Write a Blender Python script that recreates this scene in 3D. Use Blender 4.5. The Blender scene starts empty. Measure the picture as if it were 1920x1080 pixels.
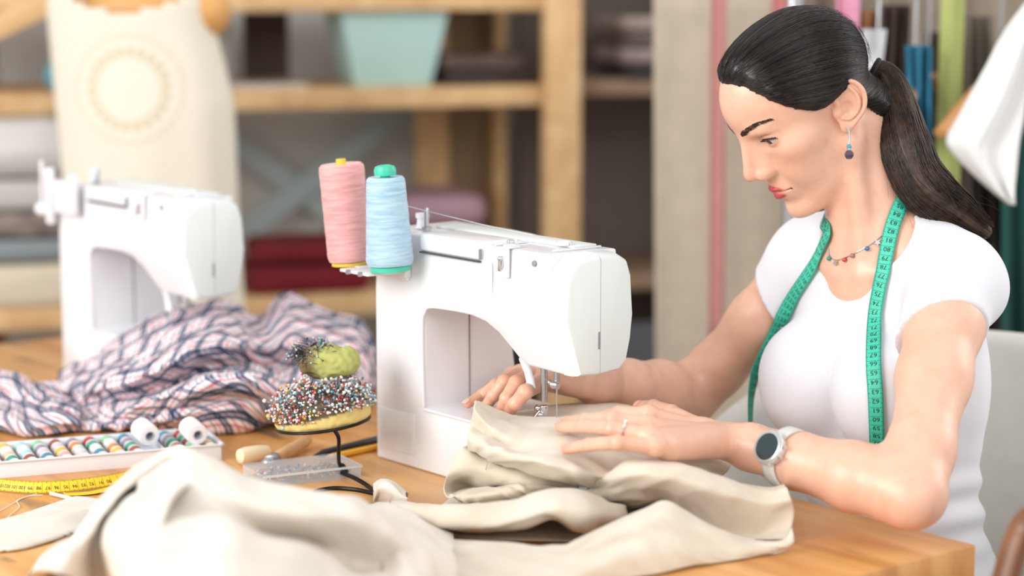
import bpy, bmesh, math, random
import numpy as np
from mathutils import Vector, Matrix
random.seed(7); RNG = np.random.RandomState(7)
SC = bpy.context.scene; COL = SC.collection
# ------------------------------------------------------------------ camera maths (1920x1080 frame)
FPX = 4036.0; PIT = math.atan(590/FPX); CAM = np.array([0, 0, 1.346])
FW = np.array([0, math.cos(PIT), -math.sin(PIT)]); UP = np.array([0, math.sin(PIT), math.cos(PIT)]); RX = np.array([1., 0, 0])
TZ = 0.75
def P(px, py, Z): return CAM + RX*(px-960)/FPX*Z - UP*(py-540)/FPX*Z + FW*Z
def T(px, py, h=0.0):
    d = P(px, py, 1.0)-CAM; return CAM + d*((TZ+h-CAM[2])/d[2])
RD = np.array([.627, -.779, 0]); VD = np.array([.779, .627, 0]); ZD = np.array([0, 0, 1.])   # table directions: right along the edge, away
# ------------------------------------------------------------------ materials
def lin(c):
    if isinstance(c, str):
        c = [int(c[i:i+2], 16)/255 for i in (0, 2, 4)]
    return tuple((x/12.92 if x <= .04045 else ((x+.055)/1.055)**2.4) for x in c) + (1,)
MATS = {}
def mat(name, col, rough=.5, metal=0, var=0, vscale=40, bump=0, bscale=200, sss=0, trans=0, coat=0, emit=0, ior=None, sheen=0, alpha=1, stretch=None, spec=None):
    if name in MATS: return MATS[name]
    m = bpy.data.materials.new(name); m.use_nodes = True; nt = m.node_tree; b = nt.nodes['Principled BSDF']
    c = lin(col); b.inputs['Base Color'].default_value = c
    b.inputs['Roughness'].default_value = rough; b.inputs['Metallic'].default_value = metal
    if spec is not None: b.inputs['Specular IOR Level'].default_value = spec
    if sss:
        b.inputs['Subsurface Weight'].default_value = sss; b.inputs['Subsurface Scale'].default_value = .008
        b.inputs['Subsurface Radius'].default_value = (1, .35, .2)
    if trans: b.inputs['Transmission Weight'].default_value = trans
    if ior: b.inputs['IOR'].default_value = ior
    if coat: b.inputs['Coat Weight'].default_value = coat; b.inputs['Coat Roughness'].default_value = .1
    if sheen: b.inputs['Sheen Weight'].default_value = sheen
    if alpha < 1: b.inputs['Alpha'].default_value = alpha
    if emit: b.inputs['Emission Color'].default_value = c; b.inputs['Emission Strength'].default_value = emit
    tc = nt.nodes.new('ShaderNodeTexCoord')
    mp = nt.nodes.new('ShaderNodeMapping'); nt.links.new(tc.outputs['Object'], mp.inputs[0])
    if stretch: mp.inputs['Scale'].default_value = stretch
    if var:
        n = nt.nodes.new('ShaderNodeTexNoise'); n.inputs['Scale'].default_value = vscale; n.inputs['Detail'].default_value = 4
        nt.links.new(mp.outputs[0], n.inputs['Vector'])
        r = nt.nodes.new('ShaderNodeValToRGB')
        r.color_ramp.elements[0].position = .3; r.color_ramp.elements[1].position = .7
        r.color_ramp.elements[0].color = tuple(max(0, x*(1-var)) for x in c[:3])+(1,)
        r.color_ramp.elements[1].color = tuple(min(1, x*(1+var)) for x in c[:3])+(1,)
        nt.links.new(n.outputs['Fac'], r.inputs[0]); nt.links.new(r.outputs[0], b.inputs['Base Color'])
    if bump:
        n = nt.nodes.new('ShaderNodeTexNoise'); n.inputs['Scale'].default_value = bscale; n.inputs['Detail'].default_value = 3
        nt.links.new(mp.outputs[0], n.inputs['Vector'])
        bp = nt.nodes.new('ShaderNodeBump'); bp.inputs['Strength'].default_value = bump; bp.inputs['Distance'].default_value = .002
        nt.links.new(n.outputs['Fac'], bp.inputs['Height']); nt.links.new(bp.outputs[0], b.inputs['Normal'])
    MATS[name] = m; return m
def N(nt, t, **kw):
    n = nt.nodes.new(t)
    for k, v in kw.items():
        if k.startswith('i_'): n.inputs[k[2:]].default_value = v
        else: setattr(n, k, v)
    return n
# ------------------------------------------------------------------ objects
def link(name, me, m=None, parent=None, smooth=30):
    o = bpy.data.objects.new(name, me); COL.objects.link(o)
    if m is not None:
        for mm in (m if isinstance(m, (list, tuple)) else [m]): me.materials.append(mm)
    if smooth is not None and len(me.polygons):
        me.polygons.foreach_set('use_smooth', [True]*len(me.polygons))
        if smooth < 180: me.set_sharp_from_angle(angle=math.radians(smooth))
    if parent is not None: o.parent = parent
    return o
def empty(name, loc=(0, 0, 0), M=None):
    o = bpy.data.objects.new(name, None); COL.objects.link(o); o.empty_display_size = .05
    if M is not None: o.matrix_world = M
    else: o.location = loc
    return o
def tag(o, label, cat, group=None, kind=None):
    o['label'] = label; o['category'] = cat
    if group: o['group'] = group
    if kind: o['kind'] = kind
    return o
def frame(o, x, y, z=None):
    x = Vector(x).normalized(); y = Vector(y); y = (y - x*y.dot(x)).normalized(); z = x.cross(y)
    return Matrix(((x[0], y[0], z[0], o[0]), (x[1], y[1], z[1], o[1]), (x[2], y[2], z[2], o[2]), (0, 0, 0, 1)))
class MB:
    """collects verts/faces in numpy-friendly lists"""
    def __init__(s): s.v = []; s.f = []; s.mi = []; s.uv = None
    def add(s, vs, fs, mi=0):
        b = len(s.v); s.v += [tuple(map(float, v)) for v in vs]; s.f += [tuple(b+i for i in f) for f in fs]; s.mi += [mi]*len(fs)
    def box(s, c, d, M=None, mi=0, taper=1):
        vs = []
        for z in (-1, 1):
            t = taper if z > 0 else 1
            for x, y in ((-1, -1), (1, -1), (1, 1), (-1, 1)): vs.append(Vector((x*d[0]/2*t, y*d[1]/2*t, z*d[2]/2)))
        if M is not None: vs = [M @ v for v in vs]
        vs = [(v[0]+c[0], v[1]+c[1], v[2]+c[2]) for v in vs]
        s.add(vs, [(3, 2, 1, 0), (4, 5, 6, 7), (0, 1, 5, 4), (1, 2, 6, 5), (2, 3, 7, 6), (3, 0, 4, 7)], mi)
    def tube(s, pts, r, n=10, mi=0, caps=True, flat=1):
        pts = [Vector(p) for p in pts]; k = len(pts); rs = r if hasattr(r, '__len__') else [r]*k
        up = Vector((0, 0, 1)); vs = []; prev = None
        for i, p in enumerate(pts):
            t = (pts[min(i+1, k-1)]-pts[max(i-1, 0)])
            t = t.normalized() if t.length > 1e-9 else Vector((0, 0, 1))
            if prev is None: a = t.cross(up if abs(t.z) < .9 else Vector((1, 0, 0))).normalized()
            else: a = (prev - t*prev.dot(t)); a = a.normalized() if a.length > 1e-9 else t.orthogonal().normalized()
            prev = a; b = t.cross(a)
            for j in range(n):
                th = 2*math.pi*j/n; vs.append(p + a*(math.cos(th)*rs[i]) + b*(math.sin(th)*rs[i]*flat))
        fs = [(i*n+j, i*n+(j+1) % n, (i+1)*n+(j+1) % n, (i+1)*n+j) for i in range(k-1) for j in range(n)]
        if caps: fs += [tuple(range(n))[::-1], tuple((k-1)*n+j for j in range(n))]
        s.add(vs, fs, mi)
    def lathe(s, prof, c=(0, 0, 0), axis=(0, 0, 1), n=24, mi=0, caps=True):
        ax = Vector(axis).normalized(); a = ax.orthogonal().normalized(); b = ax.cross(a); c = Vector(c); vs = []
        for r, z in prof:
            for j in range(n):
                th = 2*math.pi*j/n; vs.append(c + ax*z + (a*math.cos(th)+b*math.sin(th))*r)
        k = len(prof)
        fs = [(i*n+j, i*n+(j+1) % n, (i+1)*n+(j+1) % n, (i+1)*n+j) for i in range(k-1) for j in range(n)]
        if caps: fs += [tuple(range(n))[::-1], tuple((k-1)*n+j for j in range(n))]
        s.add(vs, fs, mi)
    def sphere(s, c, r, n=12, m=8, mi=0, sc=(1, 1, 1)):
        vs = [(c[0], c[1], c[2]+r*sc[2])]
        for i in range(1, m):
            ph = math.pi*i/m
            for j in range(n):
                th = 2*math.pi*j/n
                vs.append((c[0]+r*sc[0]*math.sin(ph)*math.cos(th), c[1]+r*sc[1]*math.sin(ph)*math.sin(th), c[2]+r*sc[2]*math.cos(ph)))
        vs.append((c[0], c[1], c[2]-r*sc[2])); e = len(vs)-1
        fs = [(0, 1+j, 1+(j+1) % n) for j in range(n)]
        fs += [(1+i*n+j, 1+(i+1)*n+j, 1+(i+1)*n+(j+1) % n, 1+i*n+(j+1) % n) for i in range(m-2) for j in range(n)]
        fs += [(e, 1+(m-2)*n+(j+1) % n, 1+(m-2)*n+j) for j in range(n)]
        s.add(vs, fs, mi)
    def mesh(s, name='m'):
        me = bpy.data.meshes.new(name); me.from_pydata(s.v, [], s.f); 
        if any(s.mi): me.polygons.foreach_set('material_index', s.mi)
        me.update(); return me
    def build(s, name, m=None, parent=None, smooth=40, bevel=0, seg=2):
        me = s.mesh(name)
        bm = bmesh.new(); bm.from_mesh(me); bmesh.ops.recalc_face_normals(bm, faces=bm.faces)
        if bevel:
            ed = [e for e in bm.edges if len(e.link_faces) == 2 and e.calc_face_angle(0) > math.radians(35)]
            bmesh.ops.bevel(bm, geom=ed, offset=bevel, segments=seg, affect='EDGES', profile=.5, clamp_overlap=True)
        bm.to_mesh(me); bm.free()
        return link(name, me, m, parent, smooth)
def grid_mesh(name, V, m, parent=None, closed_u=False, uv=None, smooth=180, mask=None):
    """V: (nu,nv,3) array"""
    nu, nv = V.shape[:2]; me = bpy.data.meshes.new(name)
    idx = np.arange(nu*nv).reshape(nu, nv)
    a = idx[:-1, :-1]; b = idx[1:, :-1]; c = idx[1:, 1:]; d = idx[:-1, 1:]
    F = np.stack([a, b, c, d], -1).reshape(-1, 4)
    if mask is not None:
        mk = (mask[:-1, :-1] & mask[1:, :-1] & mask[1:, 1:] & mask[:-1, 1:]).reshape(-1); F = F[mk]
    me.from_pydata(V.reshape(-1, 3).tolist(), [], F.tolist())
    if uv is not None:
        l = me.uv_layers.new(name='UVMap'); U = uv.reshape(-1, 2)[F.reshape(-1)]
        l.data.foreach_set('uv', U.astype(np.float32).ravel())
    bm = bmesh.new(); bm.from_mesh(me); lo = [v for v in bm.verts if not v.link_faces]; bmesh.ops.delete(bm, geom=lo, context='VERTS'); bm.to_mesh(me); bm.free()
    return link(name, me, m, parent, smooth)
def solidify(o, t, off=0):
    md = o.modifiers.new('thickness', 'SOLIDIFY'); md.thickness = t; md.offset = off; return o
def crom(pts, n=8):
    """catmull-rom resample through control points (any dimension)"""
    pts = np.array(pts, float); k = len(pts); ext = np.vstack([2*pts[0]-pts[1], pts, 2*pts[-1]-pts[-2]]); out = []
    for i in range(k-1):
        p0, p1, p2, p3 = ext[i:i+4]
        for t in np.arange(n)/n:
            out.append(.5*((2*p1)+(-p0+p2)*t+(2*p0-5*p1+4*p2-p3)*t*t+(-p0+3*p1-3*p2+p3)*t**3))
    out.append(pts[-1]); return np.array(out)
def vnoise(x, y, z=None, seed=0):
    """smooth value noise -1..1, vectorised"""
    if z is None: z = np.zeros_like(x)
    def h(i, j, k):
        n = (i*374761393 + j*668265263 + k*2147483647 + seed*974634777) & 0xffffffff
        n = ((n ^ (n >> 13))*1274126177) & 0xffffffff
        return ((n ^ (n >> 16)) & 0xffff)/32767.5-1
    xi = np.floor(x).astype(np.int64); yi = np.floor(y).astype(np.int64); zi = np.floor(z).astype(np.int64)
    fx = x-xi; fy = y-yi; fz = z-zi; fx = fx*fx*(3-2*fx); fy = fy*fy*(3-2*fy); fz = fz*fz*(3-2*fz)
    r = 0
    for a in (0, 1):
        for b in (0, 1):
            for c in (0, 1):
                r = r + h(xi+a, yi+b, zi+c)*(fx if a else 1-fx)*(fy if b else 1-fy)*(fz if c else 1-fz)
    return r
def text_mesh(s, size=1.0):
    """returns verts (x,y) and faces of a string, centred"""
    cu = bpy.data.curves.new('t', 'FONT'); cu.body = s; cu.size = size; cu.align_x = 'CENTER'; cu.align_y = 'CENTER'; cu.resolution_u = 2
    o = bpy.data.objects.new('t', cu); COL.objects.link(o)
    dg = bpy.context.evaluated_depsgraph_get(); me = bpy.data.meshes.new_from_object(o.evaluated_get(dg))
    vs = [tuple(v.co) for v in me.vertices]; fs = [tuple(p.vertices) for p in me.polygons]
    bpy.data.objects.remove(o); bpy.data.meshes.remove(me); bpy.data.curves.remove(cu)
    return vs, fs
DET_H, DET_F, DET_B, DET_S, HAIR_H, NSTR, NPONY = .0015, .0015, .0038, .0026, .0025, 7000, 2600
# ================================================================== camera, light
cam = bpy.data.cameras.new('camera'); co = bpy.data.objects.new('camera', cam); COL.objects.link(co); SC.camera = co
co.location = CAM; co.rotation_euler = (math.pi/2-PIT, 0, 0)
cam.sensor_width = 36; cam.lens = FPX/1920*36; cam.clip_start = .05
cam.dof.use_dof = True; cam.dof.focus_distance = 2.46; cam.dof.aperture_fstop = 2.1
SC.view_settings.view_transform = 'Standard'; SC.view_settings.look = 'None'; SC.view_settings.exposure = -0.1; SC.view_settings.gamma = 1
w = bpy.data.worlds.new('world'); SC.world = w; w.use_nodes = True
bg = w.node_tree.nodes['Background']; bg.inputs[0].default_value = (1, .995, .985, 1); bg.inputs[1].default_value = 1.0
def area(name, loc, target, size, power, col=(1, 1, 1)):
    l = bpy.data.lights.new(name, 'AREA'); l.shape = 'RECTANGLE'; l.size = size[0]; l.size_y = size[1]; l.energy = power; l.color = col
    o = bpy.data.objects.new(name, l); COL.objects.link(o); o.location = loc
    o.rotation_euler = (Vector(target)-Vector(loc)).to_track_quat('-Z', 'Y').to_euler(); return o
area('window_daylight', (-3.0, 0.2, 2.3), (0.1, 2.6, .9), (2.2, 1.8), 150, (1, .995, .985))
area('rear_window_daylight', (1.6, -1.2, 2.7), (0.2, 2.8, .8), (2.4, 1.4), 50, (1, .99, .97))
area('side_area_light', (3.4, 3.4, 2.4), (0.4, 2.6, 1.0), (1.6, 1.6), 42, (1, .98, .95))  # soft area light from the right; no window is modelled there
# ================================================================== room shell
def wood_mat(name, c1, c2, c3, scale=(1, 1, 1), rough=.5, knots=0):
    m = bpy.data.materials.new(name); m.use_nodes = True; nt = m.node_tree; b = nt.nodes['Principled BSDF']; L = nt.links.new
    tc = N(nt, 'ShaderNodeTexCoord'); mp = N(nt, 'ShaderNodeMapping'); mp.inputs['Scale'].default_value = scale; L(tc.outputs['Object'], mp.inputs[0])
    n1 = N(nt, 'ShaderNodeTexNoise'); n1.inputs['Scale'].default_value = 3; n1.inputs['Detail'].default_value = 6; n1.inputs['Roughness'].default_value = .6
    L(mp.outputs[0], n1.inputs['Vector'])
    r = N(nt, 'ShaderNodeValToRGB'); e = r.color_ramp.elements; e[0].position = .3; e[1].position = .72; e[0].color = lin(c1); e[1].color = lin(c3)
    x = e.new(.5); x.color = lin(c2); L(n1.outputs['Fac'], r.inputs[0])
    last = r.outputs[0]
    if knots:
        mp2 = N(nt, 'ShaderNodeMapping'); mp2.inputs['Scale'].default_value = (scale[0]*.7, scale[1]*.35, 1); L(tc.outputs['Object'], mp2.inputs[0])
        n2 = N(nt, 'ShaderNodeTexNoise'); n2.inputs['Scale'].default_value = 5; n2.inputs['Detail'].default_value = 2; L(mp2.outputs[0], n2.inputs['Vector'])
        r2 = N(nt, 'ShaderNodeValToRGB'); r2.color_ramp.elements[0].position = .66; r2.color_ramp.elements[1].position = .76; L(n2.outputs['Fac'], r2.inputs[0])
        mx = N(nt, 'ShaderNodeMixRGB'); mx.inputs[2].default_value = lin('8a6a48'); L(r2.outputs[0], mx.inputs[0]); L(last, mx.inputs[1]); last = mx.outputs[0]
    L(last, b.inputs['Base Color']); b.inputs['Roughness'].default_value = rough; MATS[name] = m; return m
SW = wood_mat('pine_shelf_wood', 'c39a68', 'd5ae7c', 'e2bf90', (6, 1, 6), .6)
SX = np.array([math.cos(math.radians(17)), math.sin(math.radians(17)), 0]); SY = np.array([-SX[1], SX[0], 0])
wallm = mat('grey_wall_paint', 'c6c4c0', .9, var=.05, vscale=3)
DS = 4.6
s0 = P(1052, 190, DS); s0[2] = 0       # foot of the front upright
def SP(x, y, z): return s0 + SX*x + SY*y + ZD*z
SM = frame(s0, SX, SY)
def struct(o): o['kind'] = 'structure'; return o
b = MB(); b.box((0, 0, -.02), (9, 9, .04)); fl = struct(b.build('floor', mat('floor_boards', '8f8a84', .6, var=.1, vscale=4), smooth=None)); fl.location = (0, 3.0, 0)
b = MB(); b.box((-.5, .62, 1.5), (9, .1, 3.0)); wl = struct(b.build('wall_back', wallm, smooth=None)); wl.matrix_world = SM
# ------------------------------------------------------------------ shelving unit
shelf = empty('shelving_unit', M=SM); tag(shelf, 'large open pine wood shelving unit along the grey back wall', 'shelving')
def zs(py): return (P(1052, py, DS))[2]
Z1 = zs(178); Z2 = zs(562); Z0 = zs(3)
def bd(name, c, d, m=SW, p=shelf, bev=.003):
    b = MB(); b.box(c, d); return b.build(name, m, p, bevel=bev)
for z, th in ((Z0, .034), (Z1, .042), (Z2, .045), (.12, .04)):
    bd('shelf_board', (-.87, .2, z), (1.66, .40, th))
bd('upright', (0, 0, 1.02), (.078, .04, 2.04)); bd('upright', (-.02, .40, 1.02), (.03, .04, 2.04))
bd('upright', (-.175, .42, 1.02), (.075, .03, 2.04))
BW = wood_mat('dark_stained_wood', '6e4a33', '82583c', '926748', (6, 6, 1), .6)
bd('upright', (-1.175, .39, 1.02), (.05, .04, 2.04), BW)
# added panels whose brown stands in for wall shading and dimmer wood
dk = mat('wall_shading_brown', '5d5048', .8, var=.08, vscale=4)
bd('shade_panel', (-.085, .425, 1.1), (.10, .012, 1.95), mat('dimmed_wood_brown', '8a7355', .8), bev=0)
bd('shade_panel', (-.565, .38, (Z0+Z1)/2), (.10, .02, Z0-Z1-.05), dk, bev=0)
# grey-blue diagonal cross braces behind the lower opening
for s in (1, -1):
    b = MB(); a = Vector((-.74, .5+.01*s, Z1-.04 if s > 0 else Z2)); c = Vector((-.20, .5+.01*s, Z2 if s > 0 else Z1-.04))
    d = (c-a); ang = math.atan2(d.z, d.x); b.box((a+c)/2, (d.length, .008, .05), Matrix.Rotation(-ang, 3, 'Y')); b.build('cross_brace', mat('brace_steel', 'a9b8ba', .5, .2), shelf)
# second bay to the right of the upright
shelf2 = empty('shelving_bay', M=SM); tag(shelf2, 'shadowed brown shelving bay right of the pine upright, beside the beige curtain', 'shelving')
for z in (zs(168), zs(548), zs(-120)): bd('shelf_board', (.38, .22, z), (.66, .36, .035), wood_mat('dim_shelf_wood', '7d6552', '8a705a', '967c64', (6, 1, 6), .6) if 'dim_shelf_wood' not in MATS else MATS['dim_shelf_wood'], shelf2)  # shelf wood darkened; the bay's shade is put into its colour
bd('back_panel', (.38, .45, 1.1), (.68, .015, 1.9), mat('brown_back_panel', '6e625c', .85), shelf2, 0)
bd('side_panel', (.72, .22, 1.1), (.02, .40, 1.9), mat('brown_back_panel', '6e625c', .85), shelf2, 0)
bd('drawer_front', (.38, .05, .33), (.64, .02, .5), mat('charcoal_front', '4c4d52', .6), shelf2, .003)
# diagonal pine brace at top left
br = empty('wood_beam', M=SM); tag(br, 'slanted pale pine beam at the upper left behind the crochet top', 'beam')
b = MB(); a = Vector((-1.20, -.06, zs(52))); c = Vector((-1.05, -.06, zs(-8))); d = c-a
b.box((a+c)/2, (d.length+.35, .04, .045), Matrix.Rotation(-math.atan2(d.z, d.x), 3, 'Y')); b.build('beam', SW, br, bevel=.003)
# ------------------------------------------------------------------ things on the shelves
def rbox(name, m, M, d, label, cat, bev=.01, group=None, wrinkle=0, parts=None):
    """soft rounded block with optional cloth wrinkle"""
    bm = bmesh.new(); bmesh.ops.create_cube(bm, size=1)
    for v in bm.verts: v.co.x *= d[0]; v.co.y *= d[1]; v.co.z *= d[2]; v.co.z += d[2]/2
    bmesh.ops.bevel(bm, geom=bm.edges[:], offset=bev, segments=3, affect='EDGES', profile=.5)
    if wrinkle:
        bmesh.ops.subdivide_edges(bm, edges=bm.edges[:], cuts=5, use_grid_fill=True)
        for v in bm.verts:
            c = v.co*14; n = float(vnoise(np.array(c.x), np.array(c.y), np.array(c.z*1.5), 3)); v.co += v.co.normalized()*wrinkle*n
            v.co.z = max(v.co.z, 0)
    me = bpy.data.meshes.new(name); bm.to_mesh(me); bm.free(); o = link(name, me, m, None, 40); o.matrix_world = M; tag(o, label, cat, group); return o
def at_shelf(x, y, z, rz=0): return SM @ Matrix.Translation((x, y, z)) @ Matrix.Rotation(rz, 4, 'Z')
# pale blue bin
def bin_():
    r = empty('storage_bin', M=at_shelf(-.355, .12, Z1+.021)); tag(r, 'pale blue plastic storage bin on the middle shelf', 'bin')
    b = MB(); w0, w1, d0, d1, h = .165, .235, .13, .18, .168; t = .006
    def ring(w, d, z): return [(-w/2, -d/2, z), (w/2, -d/2, z), (w/2, d/2, z), (-w/2, d/2, z)]
    vs = ring(w0, d0, 0)+ring(w1, d1, h)+ring(w1-t, d1-t, h)+ring(w0-t, d0-t, t)
    fs = [(3, 2, 1, 0)]+[(k*4+i, k*4+(i+1) % 4, k*4+4+(i+1) % 4, k*4+4+i) for k in range(3) for i in range(4)]+[(12, 13, 14, 15)]
    b.add(vs, fs); b.build('tub', mat('pale_blue_plastic', 'b4d6d4', .45), r, bevel=.006, seg=3)
    b = MB(); b.box((0, 0, h), (w1+.02, d1+.016, .014)); b.build('rim', mat('blue_grey_plastic', '9fc2c0', .45), r, bevel=.005)
bin_()
r = empty('storage_bin', M=at_shelf(-.285, .3, Z1+.021)); tag(r, 'second bluish grey bin half hidden behind the pale blue bin', 'bin')
b = MB(); b.lathe([(.06, 0), (.085, .15), (.09, .15), (.09, .158), (.082, .158), (.057, .006), (0, .006)], n=24, caps=False); b.build('tub', mat('blue_grey_plastic2', '8fabab', .5), r)
dkc = mat('dark_brown_cloth', '3d332f', .9, var=.3, vscale=40); redc = mat('dark_red_cloth', '6e0f1d', .9, var=.15, vscale=10)
pinkc = mat('dusty_pink_cloth', 'b08f9c', .95, var=.08, vscale=10); whc = mat('white_grey_cloth', 'd4d2d0', .95, var=.05, vscale=10); crm = mat('cream_cloth', 'd8cbb4', .95, var=.05)
rbox('folded_cloth', dkc, at_shelf(-.155, .14, Z1+.021, .1), (.19, .22, .03), 'dark brown folded cloth at the bottom of the small pile on the middle shelf', 'cloth', .01, wrinkle=.002)
rbox('folded_cloth', mat('dark_pattern_cloth', '5b4a44', .9, var=.6, vscale=60), at_shelf(-.15, .14, Z1+.053, -.1), (.18, .2, .032), 'mottled brown folded cloth on top of the small pile on the middle shelf', 'cloth', .012, wrinkle=.002)
rbox('folded_cloth', redc, at_shelf(-.545, .16, Z2+.022, .05), (.26, .26, .055), 'dark red folded cloth lying lowest of the red pair on the lower shelf', 'cloth', .02, wrinkle=.004)
rbox('folded_cloth', redc, at_shelf(-.54, .17, Z2+.080, -.1), (.22, .22, .045), 'dark red folded cloth lying on top of the other red cloth', 'cloth', .02, wrinkle=.004)
rbox('folded_cloth', mat('mauve_cloth', '9c8690', .95), at_shelf(-.23, .2, Z2+.022), (.22, .26, .12), 'greyish mauve folded blanket under the dusty pink one', 'cloth', .03, wrinkle=.006)
rbox('folded_cloth', pinkc, at_shelf(-.235, .2, Z2+.146), (.2, .24, .07), 'dusty pink folded blanket behind the sewing machine arm', 'cloth', .03, wrinkle=.006)
rbox('storage_box', mat('grey_box', 'a3a39e', .8), at_shelf(-.80, .3, Z1+.021), (.26, .2, .15), 'light grey box in the shelf opening left of the blue bin', 'box', .008)
rbox('paper_stack', mat('pale_paper', 'c9c3ba', .8), at_shelf(-.62, .1, Z1+.021), (.16, .14, .008), 'thin pale stack of paper on the shelf left of the blue bin', 'paper', .002)
# left pile: white and grey cloth
PL = [('white bedding cloth draped over the top of the left cloth pile', whc, .14, .36), ('pale grey folded cloth second from the top of the left pile', mat('grey_cloth', 'c4c0be', .95), .06, .4), ('patterned brown folded cloth in the middle of the left pile', mat('brown_white_cloth', '8d7f79', .95, var=.6, vscale=25), .05, .38), ('slate blue folded cloth low in the left pile', mat('slate_cloth', '8b9498', .95), .045, .4), ('cream folded cloth at the bottom of the left pile', crm, .09, .42)]
z = Z2+.022
for i, (lb, m, h, wd) in enumerate(PL[::-1]):
    rbox('folded_cloth', m, at_shelf(-1.215+.01*math.sin(i*2), .16, z, .05*math.sin(i*3)), (wd, .32, h), lb, 'cloth', min(.02, h*.4) if i < 4 else .05, 'folded cloths in the pile at the left', .004 if i < 4 else .012); z += h+.004
b = MB(); b.sphere((0, 0, .035), .035, 16, 12); ball = b.build('yarn_ball', mat('teal_yarn', '4f8f9c', .9, var=.3, vscale=60, bump=.6, bscale=120), smooth=180); ball.matrix_world = at_shelf(-1.05, -.03, Z1+.021); tag(ball, 'small teal ball of yarn on the shelf left of the crochet top', 'yarn')
b = MB(); b.sphere((0, 0, .03), .03, 16, 12, sc=(1.5, 1, .6)); ball = b.build('yarn_ball', mat('pale_yarn', 'a8a39c', .9), smooth=180); ball.matrix_world = at_shelf(-1.20, .12, Z1+.024); tag(ball, 'pale grey lump of yarn at the far left of the middle shelf', 'yarn')
# dark patterned boxes / books in the right bay
zz = zs(168)+.018
for i, (c, h, lb) in enumerate((('2f2b2c', .03, 'black folded cloth at the bottom of the stack in the brown bay'), ('8d7c78', .035, 'speckled grey folded cloth second from the bottom of the stack in the brown bay'), ('5f524e', .03, 'dark brown folded cloth third in the stack in the brown bay'), ('94847e', .03, 'mottled beige folded cloth topmost in the stack in the brown bay'))):
    rbox('folded_cloth', mat('bay_cloth_%s' % c, c, .9, var=.4, vscale=50), at_shelf(.31, .14, zz, .04*(-1)**i), (.30, .22, h), lb, 'cloth', .01, 'folded cloths stacked in the brown bay', .002); zz += h+.003
# ================================================================== work table
C0 = T(1831, 1021)
TM = frame(C0, -RD, -VD)       # x runs left along her edge, y towards the camera
tb = empty('work_table', M=TM @ Matrix.Translation((0, 0, -TZ))); tag(tb, 'orange-brown solid wood work table carrying both sewing machines', 'table')
def table_mat():
    m = bpy.data.materials.new('table_wood'); m.use_nodes = True; nt = m.node_tree; b = nt.nodes['Principled BSDF']; L = nt.links.new
    tc = N(nt, 'ShaderNodeTexCoord'); 
    sep = N(nt, 'ShaderNodeSeparateXYZ'); L(tc.outputs['Object'], sep.inputs[0])
    mp = N(nt, 'ShaderNodeMapping'); mp.inputs['Scale'].default_value = (1.6, 12, 3); L(tc.outputs['Object'], mp.inputs[0])
    n1 = N(nt, 'ShaderNodeTexNoise'); n1.inputs['Scale'].default_value = 2.2; n1.inputs['Detail'].default_value = 7; n1.inputs['Distortion'].default_value = .6; L(mp.outputs[0], n1.inputs['Vector'])
    # plank index shifts tone
    mul = N(nt, 'ShaderNodeMath', operation='MULTIPLY'); mul.inputs[1].default_value = 8.0; L(sep.outputs[1], mul.inputs[0])
    flo = N(nt, 'ShaderNodeMath', operation='FLOOR'); L(mul.outputs[0], flo.inputs[0])
    wn = N(nt, 'ShaderNodeTexWhiteNoise', noise_dimensions='1D'); L(flo.outputs[0], wn.inputs['W'])
    ad = N(nt, 'ShaderNodeMath', operation='MULTIPLY_ADD'); ad.inputs[1].default_value = .22; L(wn.outputs[0], ad.inputs[0]); L(n1.outputs['Fac'], ad.inputs[2])
    r = N(nt, 'ShaderNodeValToRGB'); e = r.color_ramp.elements; e[0].position = .3; e[0].color = lin('b4743a'); e[1].position = .85; e[1].color = lin('e4b070'); x = e.new(.55); x.color = lin('d29450')
    L(ad.outputs[0], r.inputs[0])
    mp2 = N(nt, 'ShaderNodeMapping'); mp2.inputs['Scale'].default_value = (3.0, 9, 1); mp2.inputs['Location'].default_value = (.55, .2, 0); L(tc.outputs['Object'], mp2.inputs[0])
    n2 = N(nt, 'ShaderNodeTexNoise'); n2.inputs['Scale'].default_value = 2.4; n2.inputs['Detail'].default_value = 3; L(mp2.outputs[0], n2.inputs['Vector'])
    r2 = N(nt, 'ShaderNodeValToRGB'); r2.color_ramp.elements[0].position = .64; r2.color_ramp.elements[1].position = .74; L(n2.outputs['Fac'], r2.inputs[0])
    mx = N(nt, 'ShaderNodeMixRGB'); mx.inputs[2].default_value = lin('8a6c52'); L(r2.outputs[0], mx.inputs[0]); L(r.outputs[0], mx.inputs[1])
    L(mx.outputs[0], b.inputs['Base Color']); b.inputs['Roughness'].default_value = .38; MATS['table_wood'] = m; return m
TW = table_mat()
bb = T(252, 616)-C0; TL = float(np.dot(bb, -RD)); TL = abs(TL); TD = 1.15
b = MB(); b.box((TL/2, TD/2, TZ-.0275), (TL, TD, .055)); b.build('tabletop', TW, tb, bevel=.003)
for x in (.08, TL-.08):
    for y in (.35, TD-.08):
        b = MB(); b.box((x, y, (TZ-.055)/2), (.07, .07, TZ-.055)); b.build('leg', TW, tb, bevel=.004)
b = MB(); b.box((TL/2, TD-.08, TZ-.10), (TL-.16, .025, .09)); b.build('apron', TW, tb)
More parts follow.
